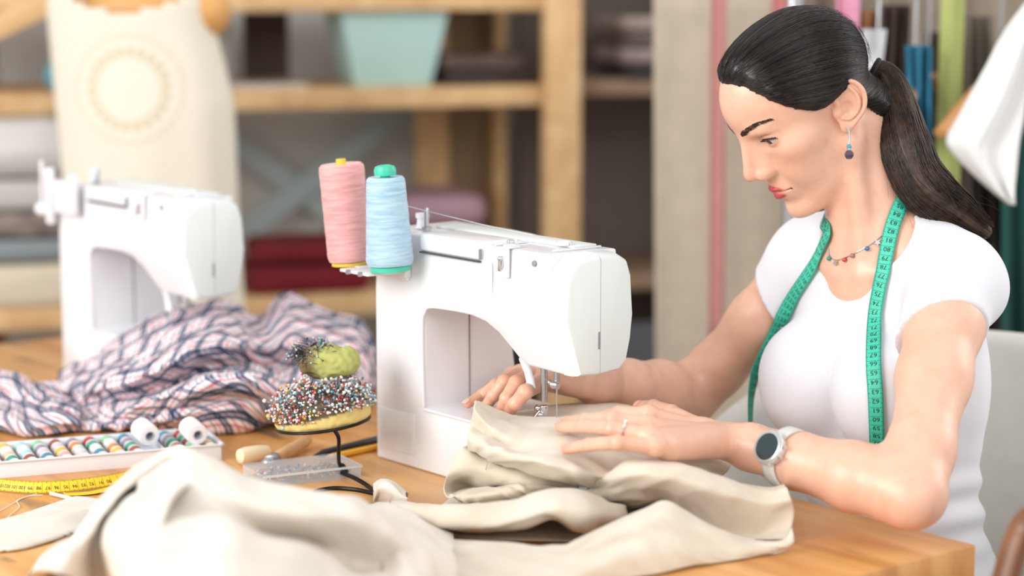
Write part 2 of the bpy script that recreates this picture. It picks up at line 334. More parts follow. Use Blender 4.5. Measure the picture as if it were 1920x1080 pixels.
# ================================================================== sewing machines
A0 = T(706, 857)
M1 = frame(A0, RD, VD)
def ML(px, py, v):
    """pixel -> machine-local point on the plane y=v"""
    d = P(px, py, 1.0)-CAM; r = A0-CAM
    t = (np.dot(r, VD)+v)/np.dot(d, VD); q = CAM+d*t-A0
    return np.array([np.dot(q, RD), v, q[2]])
def MLx(px, py, x):
    d = P(px, py, 1.0)-CAM; r = A0-CAM
    t = (np.dot(r, RD)+x)/np.dot(d, RD); q = CAM+d*t-A0
    return np.array([x, np.dot(q, VD), q[2]])
WP = mat('white_machine_plastic', 'e4e4e8', .32, coat=.3)
WP2 = mat('white_cover_plastic', 'dfe6e5', .38)
CH = mat('chrome', 'd8dade', .18, 1); STL = mat('brushed_steel', 'b9bcc0', .3, 1); DG = mat('dark_gap', '4a4a4c', .7); SG = mat('seam_grey', '8d8f92', .6)
def body_mesh():
    pr = [(0, 0), (.40, 0), (.40, .076), (.102, .076)]
    pr += [(.1015, .185), (.1035, .195), (.112, .2015), (.15, .2025), (.19, .2015), (.213, .197), (.232, .186), (.247, .170), (.258, .158), (.272, .152), (.3335, .150), (.3335, .287), (0, .287)]
    bm = bmesh.new(); near = [bm.verts.new((x, 0, z)) for x, z in pr]
    f = bm.faces.new(near); r = bmesh.ops.extrude_face_region(bm, geom=[f])
    for v in r['geom']:
        if isinstance(v, bmesh.types.BMVert): v.co.y = .13
    for z in (.215,):
        bmesh.ops.bisect_plane(bm, geom=bm.verts[:]+bm.edges[:]+bm.faces[:], plane_co=(0, 0, z), plane_no=(0, 0, 1))
    for x in (.115, .16, .21, .26, .30):
        bmesh.ops.bisect_plane(bm, geom=bm.verts[:]+bm.edges[:]+bm.faces[:], plane_co=(x, 0, 0), plane_no=(1, 0, 0))
    bmesh.ops.recalc_face_normals(bm, faces=bm.faces)
    ed = [e for e in bm.edges if len(e.link_faces) == 2 and e.calc_face_angle(0) > math.radians(40)]
    bmesh.ops.bevel(bm, geom=ed, offset=.0075, segments=4, affect='EDGES', profile=.5, clamp_overlap=True)
    for v in bm.verts:
        x, y, z = v.co
        rp = min(1, max(0, (x-.115)/.13)); rp = rp*rp*(3-2*rp)
        zz = min(1, max(0, (.215-z)/.065))
        if z > .10:
            n = .023*rp*zz; far = .13-.025*rp - .010*rp*zz
            v.co.y = n+(far-n)*(y/.13)
        if z < .09: v.co.y = y*(1.12 if y > .06 else 1)
        if z > .215: v.co.y = v.co.y + (.004 if v.co.y < .05 else -.004)*((z-.215)/.07)
        if z < .08 and x > .38: pass
    me = bpy.data.meshes.new('body'); bmesh.ops.triangulate(bm, faces=[f for f in bm.faces if len(f.verts) > 4]); bm.to_mesh(me); bm.free(); return me
def plate(name, ys, ym, x0, x1, m, parent):
    """end cover: outline clipped in y between ys"""
    out = [(.023, .150), (.010, .185), (.0, .215), (.003, .262), (.008, .275), (.020, .284), (.052, .288)] if ym == 'n' else [(.052, .288), (.080, .287), (.094, .279), (.1005, .262), (.105, .215), (.101, .185), (.094, .160), (.084, .151), (.052, .148)]
    if ym == 'n': out = out + [(.052, .148)]
    if ym == 'n': out = [(y if y < .05 else y-.0004, z) for y, z in out]
    else: out = [(y if y > .055 else y+.0004, z) for y, z in out]
    b = MB(); k = len(out); xs = x1-x0
    rings = []
    for t, ins in ((0, 0), (.45, .0002), (.8, .0018), (.95, .0045), (1, .008)):
        rr = []
        for y, z in out:
            cy, cz = .052, .217; dy, dz = y-cy, z-cz; dist = max(1e-6, math.hypot(dy, dz))
            seam = abs(y-.052) < .002
            kx = 1-ins/dist
            rr.append((x0+xs*t, y if seam else cy+dy*kx, cz+dz*kx))
        rings.append(rr)
    vs = [p for r_ in rings for p in r_]; fs = [(i*k+j, i*k+(j+1) % k, (i+1)*k+(j+1) % k, (i+1)*k+j) for i in range(4) for j in range(k)]
    fs += [tuple(range(k)), tuple(4*k+j for j in range(k))]
    b.add(vs, fs); return b.build(name, m, parent, smooth=35)
def make_machine(M, label, second=False):
    r = empty('sewing_machine', M=M); tag(r, label, 'sewing machine')
    bo = link('body', body_mesh(), WP, r, 38)
    # end covers
    plate('face_plate', 0, 'n', .334, .362, WP2, r); plate('face_cover', 0, 'f', .334, .362, WP2, r)
    b = MB(); b.box((.3615, .050, .19), (.002, .003, .02)); b.build('cover_latch', SG, r, bevel=.0006)
    # feet
    for x in (.02, .37):
        for y in (.02, .12):
            b = MB(); b.lathe([(.009, -.0035), (.010, .001)], (x, y, 0)); b.build('foot', DG, r)
    # accessory cover panel on the column base and its seams
    b = MB(); q = [ML(713, 762, 0), ML(778, 777, 0), ML(779, 853, 0), ML(713, 838, 0)]
    b.add([(p[0], -.0012, p[2]) for p in q]+[(p[0], .001, p[2]) for p in q], [(0, 1, 2, 3), (0, 4, 5, 1), (1, 5, 6, 2), (2, 6, 7, 3), (3, 7, 4, 0)]); b.build('socket_cover', WP, r, bevel=.0005)
    # raised rim round the opening
    rim = [(.1015, -.001, .080), (.1, -.001, .14), (.100, -.001, .182), (.104, -.001, .194), (.113, 0, .2025), (.15, .0015, .2045), (.19, .004, .2045), (.205, .006, .202)]
    b = MB(); b.tube([Vector(p) for p in crom(rim, 4)], .0022, 8, flat=.8); b.build('arm_rim', WP, r)
    b = MB(); b.tube([(.103, -.0008, .0765), (.34, -.0008, .0765)], .0018, 8); b.build('bed_rim', WP, r)
    # vertical seam in the inner side of the column, dark line
    b = MB(); b.box((.1020, .068, .139), (.0014, .0006, .124)); b.build('column_seam', DG, r)
    # seam on arm
    b = MB(); b.box((.232, .0012, .243), (.0006, .001, .05)); b.build('arm_seam', mat('soft_seam', 'b9b9bd', .6), r)
    # top compartment lid
    a = ML(788, 472, 0); c = ML(901, 491, 0)
    x0, x1, z0 = a[0], c[0], (a[2]+c[2])/2
    b = MB(); b.box(((x0+x1)/2, .028, (z0+.2885)/2+.0012), (x1-x0, .060, .2885-z0)); b.build('compartment_lid', WP, r, bevel=.004, seg=3)
    b = MB(); b.box(((x0+x1)/2, -.0005, z0), (x1-x0-.002, .004, .0016)); b.build('lid_gap', DG, r)
    b = MB(); b.box((x1+.0006, -.0008, (z0+.285)/2), (.0012, .004, .285-z0-.006)); b.build('lid_gap', SG, r)
    # carry handle recess strip along the top
    b = MB(); b.box((.175, .078, .2885), (.26, .035, .003)); b.build('top_panel', WP2, r, bevel=.001)
    b = MB(); b.box((.318, .055, .289), (.003, .07, .002)); b.build('top_ridge', WP, r, bevel=.0006)
    b = MB(); b.box((.232, .03, .2885), (.003, .05, .002)); b.build('top_ridge', WP, r, bevel=.0006)
    # ring thread guide on top
    b = MB(); R_ = .0085
    ring = [(.288+R_*math.cos(t), .060+R_*math.sin(t)*1.0, .2915) for t in np.linspace(0, 2*math.pi, 25)]; b.tube(ring, .0022, 8, caps=False, flat=1); b.build('ring_guide', WP, r)
    # thread guide: chrome hook on the edge
    gx = ML(945, 470, 0)[0]
    b = MB(); b.box((gx+.004, .008, .2895), (.013, .016, .005)); b.box((gx+.005, -.001, .272), (.010, .004, .036)); b.build('thread_guide', WP, r, bevel=.0015)
    b = MB(); b.tube([(gx, -.004, .279), (gx, -.0045, .268), (gx-.003, -.004, .262)], [.0032, .0036, .0025], 10); b.sphere((gx, -.006, .276), .003); b.build('guide_spring', CH, r)
    b = MB(); b.sphere((gx-.010, .016, .2925), .0032); b.sphere((gx-.003, .014, .293), .0032); b.build('guide_screw', CH, r)
    for px, py, v in ((1003, 494, .003), (952, 593, .011)):
        q = ML(px, py, v); b = MB(); b.lathe([(.0035, -.0022), (.0035, .002)], q, (0, 1, 0), 14); b.build('screw', SG, r, bevel=.0004)
    # bobbin winder: steel pin with collar, white stopper
    q = ML(800, 425, .03); sx = q[0]
    b = MB(); b.lathe([(.006, 0), (.006, .004), (.0032, .005), (.0030, .024), (.0022, .027), (0, .0275)], (sx, .03, .2885), n=14); b.build('winder_pin', STL, r)
    b = MB(); b.lathe([(.010, 0), (.0075, .002), (.0065, .012), (.0085, .0125), (.0085, .018), (0, .0185)], (sx-.022, .040, .2885), n=18); b.build('winder_stop', WP, r)
    # handwheel at the far end
    b = MB(); b.lathe([(.012, 0), (.030, -.002), (.033, -.006), (.033, -.016), (.028, -.021), (0, -.022)], (0, .07, .215), (1, 0, 0), 32); b.build('handwheel', WP, r)
    # presser lever
    q0 = ML(980, 672, .045); q1 = ML(990, 695, .042); q2 = ML(996, 729, .040)
    b = MB(); b.tube([q0+np.array([-.004, .01, .012]), q0, q1, (q1+q2)/2+np.array([.001, 0, 0]), q2], [.0045, .005, .0050, .0050, .0055], 10, flat=.55); b.build('presser_lever', WP, r)
    # bars
    pb = ML(1020, 720, .050); nb = ML(1044, 700, .050); zt = .155; zb = .076
    b = MB(); b.tube([(pb[0], .05, zt+.01), (pb[0], .05, ML(1020, 752, .05)[2])], .0042, 14); b.build('presser_bar', STL, r)
    zc = ML(1040, 720, .05)[2]
    b = MB(); b.tube([(nb[0], .05, zt+.01), (nb[0], .05, zc)], .0036, 14); b.build('needle_bar', STL, r)
    b = MB(); b.tube([(nb[0]-.010, .049, zc+.001), (nb[0]+.006, .049, zc)], .0022, 10); b.lathe([(.005, -.004), (.005, .004)], (nb[0]+.001, .047, zc), (1, .3, 0), 14); b.sphere((nb[0]-.010, .048, zc+.001), .0032); b.build('needle_clamp', CH, r)
    b = MB(); b.tube([(nb[0], .05, zc), (nb[0], .05, zb+.003)], [.0010, .0005], 6); b.build('needle', CH, r)
    # presser foot
    zf = zb+.003
    b = MB(); b.tube([(pb[0], .05, zf+.022), (pb[0], .05, zf+.008)], [.0055, .0045], 12); b.sphere((pb[0]-.008, .047, zf+.018), .0042); b.sphere((pb[0]+.001, .044, zf+.012), .0038)
    b.tube([(pb[0]-.002, .046, zf+.016), (pb[0]-.007, .042, zf+.008), (pb[0]-.003, .038, zf+.003)], .0016, 8)
    for s in (-1, 1): b.box((nb[0]-.006+s*.0075, .043, zf+.002), (.0045, .028, .002)); b.tube([(nb[0]-.006+s*.0075, .030, zf+.002), (nb[0]-.006+s*.0075, .023, zf+.006)], .0021, 8)
    b.box((nb[0]-.006, .055, zf+.003), (.018, .006, .004)); b.build('presser_foot', CH, r, bevel=.0004)
    b = MB(); b.box((nb[0]-.005, .055, zb+.0006), (.05, .07, .0012)); b.build('needle_plate', CH, r, bevel=.0005)
    # spool bracket
    if not second:
        e = ML(768, 500, 0); 
        b = MB(); b.box((e[0]-.055/2-.004, -.030, .2415), (.060, .060, .004)); b.box((e[0]-.004, -.004, .249), (.012, .010, .030)); b.box((e[0]-.075, -.024, .2425), (.045, .026, .0035)); b.box((e[0]-.03, -.0015, .236), (.06, .005, .012))
        b.build('spool_bracket', WP, r, bevel=.0015)
        for xx in (e[0]-.04, e[0]-.015): b = MB(); b.lathe([(.003, -.003), (.003, .001)], (xx, -.061, .2415), (0, 1, 0), 10); b.build('bracket_screw', STL, r)
        r['bx'] = float(e[0])
    else:
        for dx, dz, ln in ((-.012, .0, .085), (.062, .02, .06)):
            b = MB(); b.box((dx+.012, -.012, .255+dz+ln/2-.03), (.016, .012, ln)); b.build('spool_holder', WP, r, bevel=.004)
        b = MB(); b.tube([(-.038, -.006, .235), (-.036, -.006, .318)], .0035, 10); b.build('spool_pin', WP, r)
        b = MB(); b.sphere((-.036, -.006, .245), .0125, sc=(1.3, 1, .9)); b.box((-.02, -.006, .245), (.03, .014, .012)); b.build('pin_hinge', WP, r)
        b = MB(); b.box((.035, -.006, .268), (.075, .006, .05)); b.build('spool_plate', WP, r, bevel=.002)
    return r
mc = make_machine(M1, 'white sewing machine in front of the woman, carrying two large thread cones')
make_machine(frame(T(118, 697), RD, VD), 'blurred white sewing machine at the left behind the plaid shirt', True)
# ------------------------------------------------------------------ thread cones
def thread_mat(name, c1, c2):
    m = bpy.data.materials.new(name); m.use_nodes = True; nt = m.node_tree; b = nt.nodes['Principled BSDF']; L = nt.links.new
    tc = N(nt, 'ShaderNodeTexCoord'); mp = N(nt, 'ShaderNodeMapping'); mp.inputs['Scale'].default_value = (1, 1, 9); mp.inputs['Rotation'].default_value = (.12, .05, 0); L(tc.outputs['Object'], mp.inputs[0])
    n = N(nt, 'ShaderNodeTexNoise'); n.inputs['Scale'].default_value = 35; n.inputs['Detail'].default_value = 5; L(mp.outputs[0], n.inputs['Vector'])
    r = N(nt, 'ShaderNodeValToRGB'); e = r.color_ramp.elements; e[0].position = .35; e[1].position = .65; e[0].color = lin(c1); e[1].color = lin(c2); L(n.outputs['Fac'], r.inputs[0]); L(r.outputs[0], b.inputs['Base Color'])
    w = N(nt, 'ShaderNodeTexWave', bands_direction='Z'); w.inputs['Scale'].default_value = 260; w.inputs['Distortion'].default_value = 6; w.inputs['Detail'].default_value = 2; L(tc.outputs['Object'], w.inputs['Vector'])
    mth = N(nt, 'ShaderNodeMath', operation='MULTIPLY_ADD'); mth.inputs[1].default_value = .5; L(w.outputs['Fac'], mth.inputs[0]); L(n.outputs['Fac'], mth.inputs[2])
    bp = N(nt, 'ShaderNodeBump'); bp.inputs['Strength'].default_value = .5; bp.inputs['Distance'].default_value = .0012; L(mth.outputs[0], bp.inputs['Height']); L(bp.outputs[0], b.inputs['Normal'])
    b.inputs['Roughness'].default_value = .6; b.inputs['Sheen Weight'].default_value = .3; return m
def cone(px, py, v, tilt, H, rb, rt, c1, c2, capc, label, top=True, base=.006):
    q = ML(px, py, v); w = A0+RD*q[0]+VD*q[1]+ZD*q[2]
    o = empty('thread_cone', M=Matrix.Translation(w) @ Matrix.Rotation(tilt[0], 4, 'Y') @ Matrix.Rotation(tilt[1], 4, 'X')); tag(o, label, 'thread', 'thread cones on the front sewing machine')
    cm = mat('cone_core_'+capc, capc, .4)
    b = MB(); b.lathe([(rb*.84, 0), (rb*.84, base), (.008, base), (.006, H+.006)]+([(rt*.56, H+.002), (rt*.58, H+.008), (rt*.50, H+.0125), (rt*.30, H+.014), (rt*.22, H+.012), (0, H+.011)] if top else [(0, H+.006)]), n=32); b.build('cone_core', cm, o)
    pf = [(rb*.5, base), (rb*.93, base+.001), (rb, base+.006)]
    for i in range(1, 28): t = i/28; pf.append(((rb+(rt-rb)*t)*(1+.006*math.sin(i*1.7)+.005*math.sin(i*.8)), base+.006+(H-base-.012)*t))
    pf += [(rt*.985, H-.003), (rt*.88, H), (rt*.5, H-.0015)]
    b = MB(); b.lathe(pf, n=48); b.build('thread_winding', thread_mat('thread_'+c1, c1, c2), o)
cone(732, 507, -.032, (-.045, .0), .112, .0285, .0232, '97bdd6', 'b9d6e6', '3fc0a0', 'pale blue thread cone with a green core, right of the pink cone')
cone(656, 496, -.030, (-.075, .0), .124, .0262, .0278, 'dc9494', 'ecb2ae', 'e0c040', 'pink thread cone on a yellow core, left of the blue cone', False, .004)
# thread running from the blue cone over the pins
def wpt(x, v, z): return A0+RD*x+VD*v+ZD*z
b = MB(); p0 = wpt(*ML(762, 386, -.01)); p1 = wpt(*ML(801, 396, .03)); p2 = wpt(*ML(900, 420, .06)); p3 = wpt(*ML(1000, 441, .06))
b.tube([p0, p1], .0004, 5); b.tube([p1, p2, p3], .0004, 5); o = b.build('thread_strand', mat('thread_grey', 'c9d4d8', .6)); tag(o, 'single thin thread running from the blue cone along the machine top', 'thread')
# ================================================================== implicit surfaces (smooth bodies)
def s_ell(p, c, r, R=None):
    q = p-np.array(c)
    if R is not None: q = q @ R
    r = np.array(r, float); k0 = np.linalg.norm(q/r, axis=1); k1 = np.linalg.norm(q/(r*r), axis=1)+1e-9
    return k0*(k0-1)/k1
def s_cap(p, a, b, ra, rb):
    a = np.array(a, float); b = np.array(b, float); ba = b-a; pa = p-a
    h = np.clip(pa @ ba/max(1e-12, ba @ ba), 0, 1)
    return np.linalg.norm(pa-h[:, None]*ba, axis=1)-(ra+(rb-ra)*h)
def s_chain(p, pts, rs, k=0):
    d = None
    for i in range(len(pts)-1):
        e = s_cap(p, pts[i], pts[i+1], rs[i], rs[i+1]); d = e if d is None else (np.minimum(d, e) if not k else smin(d, e, k))
    return d
def smin(a, b, k):
    h = np.clip(.5+.5*(b-a)/k, 0, 1); return b+(a-b)*h-k*h*(1-h)
def smax(a, b, k): return -smin(-a, -b, k)
def poly(fn, lo, hi, h, proj=2, B=12, lips=1.25):
    """narrow-band surface nets of fn over a box; returns verts, quads"""
    lo = np.array(lo, float); hi = np.array(hi, float); n = np.ceil((hi-lo)/h/B).astype(int); dims = n*B+1
    D = np.ones(dims, np.float32)
    bc = np.stack(np.meshgrid(*[np.arange(m) for m in n], indexing='ij'), -1).reshape(-1, 3)
    cen = lo+(bc+.5)*B*h; dc = fn(cen); rad = B*h*.5*math.sqrt(3)*lips+h
    loc = np.stack(np.meshgrid(*[np.arange(B+1)]*3, indexing='ij'), -1).reshape(-1, 3)
    for b, d in zip(bc[dc < -rad], dc[dc < -rad]):
        s = b*B; D[s[0]:s[0]+B+1, s[1]:s[1]+B+1, s[2]:s[2]+B+1] = -1
    act = bc[np.abs(dc) <= rad]; CH_ = 120
    for i in range(0, len(act), CH_):
        ch = act[i:i+CH_]; pts = (ch[:, None, :]*B+loc[None]).reshape(-1, 3); v = fn(lo+pts*h).astype(np.float32)
        D[pts[:, 0], pts[:, 1], pts[:, 2]] = v
    S = D < 0
    c = np.zeros(np.array(dims)-1, np.uint8)
    for dx in (0, 1):
        for dy in (0, 1):
            for dz in (0, 1): c += S[dx:dims[0]-1+dx, dy:dims[1]-1+dy, dz:dims[2]-1+dz]
    cells = np.argwhere((c > 0) & (c < 8)); 
    acc = np.zeros((len(cells), 3)); cnt = np.zeros(len(cells))
    for ax in range(3):
        o1, o2 = [a for a in range(3) if a != ax]
        for u in (0, 1):
            for v in (0, 1):
                a = cells.copy(); a[:, o1] += u; a[:, o2] += v; b = a.copy(); b[:, ax] += 1
                da = D[a[:, 0], a[:, 1], a[:, 2]]; db = D[b[:, 0], b[:, 1], b[:, 2]]; m = (da < 0) != (db < 0)
                t = np.where(m, da/(da-db+1e-12), 0); q = a.astype(float); q[:, ax] += t; acc[m] += q[m]; cnt[m] += 1
    V = lo+acc/cnt[:, None]*h
    idx = -np.ones(c.shape, np.int64); idx[cells[:, 0], cells[:, 1], cells[:, 2]] = np.arange(len(cells))
    Q = []
    for ax in range(3):
        o1, o2 = [(ax+1) % 3, (ax+2) % 3]
        sl = [slice(1, d-1) for d in dims]; sl[ax] = slice(0, dims[ax]-1); sl2 = list(sl); sl2[ax] = slice(1, dims[ax])
        A = S[tuple(sl)]; Bb = S[tuple(sl2)]; e = np.argwhere(A != Bb); e_in = A[e[:, 0], e[:, 1], e[:, 2]]
        off = np.array([1, 1, 1]); off[ax] = 0; e = e+off
        def at(u, v):
            g = e.copy(); g[:, o1] -= u; g[:, o2] -= v; return idx[g[:, 0], g[:, 1], g[:, 2]]
        q = np.stack([at(1, 1), at(0, 1), at(0, 0), at(1, 0)], -1); q[~e_in] = q[~e_in][:, ::-1]; q = q[(q >= 0).all(1)]; Q.append(q)
    Q = np.concatenate(Q)
    for _ in range(proj):
        e = h*.35; d0 = fn(V); g = np.stack([(fn(V+np.eye(3)[i]*e)-d0)/e for i in range(3)], -1)
        gn = (g*g).sum(1)+1e-6; st = np.clip(d0/gn, -h*1.5, h*1.5); V = V-(g*st[:, None])*.9
    return V, Q
def mesh_vq(name, V, Q, m, parent=None, smooth=180, col=None, mi=None):
    me = bpy.data.meshes.new(name); me.vertices.add(len(V)); me.vertices.foreach_set('co', V.astype(np.float32).ravel())
    me.loops.add(Q.size); me.loops.foreach_set('vertex_index', Q.astype(np.int32).ravel())
    me.polygons.add(len(Q)); me.polygons.foreach_set('loop_start', np.arange(0, Q.size, Q.shape[1], dtype=np.int32)); 
    me.update(calc_edges=True); me.validate()
    if col is not None:
        ca = me.color_attributes.new(name='tone', type='FLOAT_COLOR', domain='POINT'); ca.data.foreach_set('color', col.astype(np.float32).ravel())
    return link(name, me, m, parent, smooth)
def project(w):
    d = np.atleast_2d(w)-CAM; z = d @ FW; return np.stack([960+FPX*(d @ RX)/z, 540-FPX*(d @ UP)/z, z], -1)
def lerp(a, b, t): return np.array(a)*(1-t)+np.array(b)*t
def ribbon(name, pts, nrm, width, m, parent, nv=5, twist=None, thick=.0006, nu_mul=1):
    """returns (object, map(u_len, v)->world point, total length)"""
    pts = np.array(pts); nrm = np.array(nrm); seg = np.linalg.norm(np.diff(pts, axis=0), axis=1); s = np.concatenate([[0], np.cumsum(seg)])
    n = int(s[-1]/.004)+2; ss = np.linspace(0, s[-1], n); C_ = np.stack([np.interp(ss, s, pts[:, i]) for i in range(3)], 1); Nn = np.stack([np.interp(ss, s, nrm[:, i]) for i in range(3)], 1)
    for _ in range(3): C_[1:-1] = (C_[:-2]+2*C_[1:-1]+C_[2:])/4
    for _ in range(12): Nn[1:-1] = (Nn[:-2]+2*Nn[1:-1]+Nn[2:])/4
    tt = np.gradient(C_, axis=0); tt /= np.linalg.norm(tt, axis=1)[:, None]; Nn -= tt*(Nn*tt).sum(1)[:, None]; Nn /= np.linalg.norm(Nn, axis=1)[:, None]; W_ = np.cross(tt, Nn)
    vs = np.linspace(-.5, .5, nv); G = C_[:, None]+W_[:, None]*(vs*width)[None, :, None]
    o = grid_mesh(name, G, m, parent); solidify(o, thick)
    def f(u, v, h=0):
        i = np.clip(np.searchsorted(ss, u)-1, 0, n-2); k = (u-ss[i])/(ss[i+1]-ss[i])
        return C_[i]*(1-k)+C_[i+1]*k+(W_[i]*(1-k)+W_[i+1]*k)*v*width+(Nn[i]*(1-k)+Nn[i+1]*k)*h
    return o, f, s[-1]
def numerals(name, f, items, size, m, parent, flip=1, h=.0006, rot=0, vsh=0, sq=1.0):
    """items: (u, text); text baseline runs across the band"""
    b = MB(); cache = {}
    for u, tx in items:
        if tx not in cache: cache[tx] = text_mesh(tx, size)
        vs, fs = cache[tx]; W_ = f.width
        out = []
        for x, y, _ in vs:
            if rot: x, y = -y, x
            out.append(f(u+y*flip*sq, (x*flip)/W_+vsh, h))
        b.add(out, fs)
    me = b.mesh(name); return link(name, me, m, parent, None)
class Fn:
    def __init__(s, f, w): s.f = f; s.width = w
    def __call__(s, *a): return s.f(*a)
def ticks(name, f, u0, u1, width, m, parent, step=.001, h=.0005, sides=(-1, 1)):
    b = MB(); k = 0; u = u0
    while u < u1:
        L_ = .16 if k % 10 == 0 else (.11 if k % 5 == 0 else .07)
        for sd in sides:
            a, c = sd*.5, sd*(.5-L_); w = .00016 if k % 10 else .00022
            b.add([f(u-w, a, h), f(u+w, a, h), f(u+w, c, h), f(u-w, c, h)], [(0, 1, 2, 3)])
        if k % 10 == 5:
            b.add([f(u-.00016, -.36, h), f(u+.00016, -.36, h), f(u+.00016, .36, h), f(u-.00016, .36, h)], [(0, 1, 2, 3)])
        u += step; k += 1
    return link(name, b.mesh(name), m, parent, None)
# ================================================================== the woman
HY, HP, HR, HS = math.radians(199.82), math.radians(35.86), math.radians(-5.54), .936
HO = P(1513.5, 204.4, 2.5)
def _rot(a, b, c):
    ca, sa, cb, sb, cc, sc = math.cos(a), math.sin(a), math.cos(b), math.sin(b), math.cos(c), math.sin(c)
    return np.array([[ca, -sa, 0], [sa, ca, 0], [0, 0, 1]]) @ np.array([[cb, 0, sb], [0, 1, 0], [-sb, 0, cb]]) @ np.array([[1, 0, 0], [0, cc, -sc], [0, sc, cc]])
HM = _rot(HY, HP, HR)
def H2W(l): return HO+(np.array(l)*HS) @ HM.T
def W2H(w): return ((w-HO) @ HM)/HS
def project(w):
    d = np.atleast_2d(w)-CAM; z = d @ FW; return np.stack([960+FPX*(d @ RX)/z, 540-FPX*(d @ UP)/z, z], -1)
def lerp(a, b, t): return np.array(a)*(1-t)+np.array(b)*t
# ---- ear curve
EARC = np.array([-.0155, .0715, .003])
def ear_sdf(l):
    """l head local with y=|y|"""
    q = l-EARC; a = math.radians(25)    # tilt back in the x-z plane
    x = q[:, 0]*math.cos(a)+q[:, 2]*math.sin(a); z = -q[:, 0]*math.sin(a)+q[:, 2]*math.cos(a); y = q[:, 1]+x*.42+.001   # flares out at the rear (negative x)
    e = np.stack([x, y, z], -1)
    rim = [(.011, .004, .004), (.0135, .003, .014), (.010, .003, .026), (0, .0035, .0325), (-.011, .0045, .030), (-.0185, .0055, .019), (-.0195, .006, .006), (-.0165, .0055, -.006), (-.0105, .0045, -.015), (-.004, .0035, -.0225)]
    r = crom(rim, 3); d = s_chain(e, r, [.0026]*len(r))
    lobe = s_ell(e, (.0015, .002, -.0235), (.0068, .0038, .0085)); d = smin(d, lobe, .004)
    plate = s_ell(e, (-.002, .001, .005), (.0178, .0046, .030)); d = smin(d, plate, .003)
    ah = crom([(-.003, .0045, .026), (-.0105, .006, .016), (-.0125, .007, .004), (-.009, .006, -.007), (-.001, .0052, -.0135), (.005, .005, -.0125)], 3); d = smin(d, s_chain(e, ah, [.0020]*len(ah)), .0025)
    con = s_ell(e, (.0005, .0085, -.001), (.0085, .0088, .0105)); d = smax(d, -con, .002)
    trag = s_ell(e, (.0105, .0030, -.0045), (.0040, .0030, .0060)); d = smin(d, trag, .0040)
    root = s_ell(e, (.003, -.004, .004), (.010, .007, .020)); d = smin(d, root, .004)
    return d
EYE = np.array([.0662, .0312, .0165]); ER = .0130
GAZE = (.94, .06, -.26); TILT = .24
def lids(l):
    q = l-EYE; d = np.linalg.norm(q, axis=1)-(ER+.0016)
    # opening: almond between lids, gaze lowered
    w = q[:, 1]/.0146; w2 = np.clip(1-w*w, 0, 1)
    top = -.0014+.0047*w2**.75-.0008*w; bot = -.0042-.0024*w2**.7
    qz = q[:, 2]-TILT*q[:, 1]; op = np.maximum(np.maximum(qz-top, bot-qz), np.maximum(np.abs(q[:, 1])-.0136, -(q[:, 0]-.002)))
    return np.maximum(d, -op)
LIPU = crom([(.0925, .0000, -.0560), (.0925, .0045, -.0545), (.0885, .0120, -.0560), (.0775, .0240, -.0580)], 4)
LIPL = crom([(.0905, .000, -.0672), (.0895, .006, -.0668), (.0855, .0130, -.0640), (.0775, .0228, -.0592)], 4)
def head_sdf(l, detail=True):
    l = l.copy(); sy = l[:, 1].copy(); l[:, 1] = np.sqrt(l[:, 1]**2+1e-8)
    d = s_ell(l, (-.009, 0, .046), (.0845, .0720, .0665))
    d = smin(d, s_ell(l, (.034, 0, .050), (.0625, .051, .060)), .025)
    d = smin(d, s_ell(l, (.024, 0, -.020), (.060, .0555, .070)), .03)
    d = smin(d, s_ell(l, (.036, 0, -.066), (.044, .038, .040)), .025)
    d = smin(d, s_cap(l, (-.002, .050, -.046), (.060, .016, -.096), .013, .012), .022)
    d = smin(d, s_ell(l, (.0715, 0, -.0970), (.0185, .0185, .0160)), .014)
    d = smin(d, s_ell(l, (.046, .042, -.006), (.026, .020, .018)), .018)
    d = smin(d, s_ell(l, (.052, .028, -.036), (.024, .021, .028)), .018)
    if not detail: return d
    d = smin(d, s_ell(l, (.072, .019, .0335), (.0135, .022, .0080)), .014)
    d = smax(d, -s_ell(l, (.0925, .0325, .0140), (.0165, .0150, .0110)), .010)
    d = smin(d, lids(l), .0030)
    cr = crom([tuple(EYE+np.array([.0140, -.006, .0052])), tuple(EYE+np.array([.0142, 0, .0076])), tuple(EYE+np.array([.0120, .007, .0088])), tuple(EYE+np.array([.0065, .0145, .0070]))], 4)
    d = smax(d, -s_chain(l, cr, [.0006]*len(cr)), .0012)
    d = smin(d, s_cap(l, (.0850, 0, .030), (.1055, 0, -.012), .0070, .0066), .010)
    d = smin(d, s_cap(l, (.074, 0, .022), (.0885, 0, -.024), .0115, .0155), .010)
    d = smin(d, s_cap(l, (.080, .006, .018), (.0890, .0125, -.0235), .0065, .0080), .008)
    d = smin(d, s_ell(l, (.1075, 0, -.0205), (.0090, .0085, .0092)), .006)
    d = smin(d, s_ell(l, (.0960, .0095, -.0270), (.0088, .0056, .0066)), .007)
    d = smax(d, -s_ell(l, (.1035, .0056, -.0350), (.0048, .0026, .0040)), .002)
    d = smin(d, s_ell(l, (.0755, 0, -.058), (.0155, .024, .021)), .012)
    d = smax(d, -s_cap(l, (.0985, 0, -.040), (.0975, 0, -.050), .0026, .0024), .005)
    d = smin(d, s_chain(l, LIPU, np.linspace(.0038, .0015, len(LIPU))), .0026)
    d = smin(d, s_chain(l, LIPL, np.linspace(.0048, .0016, len(LIPL))), .0028)
    slit = crom([(.0985, 0, -.0612), (.0955, .008, -.0606), (.0895, .0165, -.0592), (.0800, .0250, -.0582)], 4)
    d = smax(d, -s_chain(l, slit, [.0012]*len(slit)), .0010)
    d = smax(d, -s_ell(l, (.0935, 0, -.0790), (.006, .014, .0045)), .007)
    d = smin(d, ear_sdf(l), .0035)
    return d
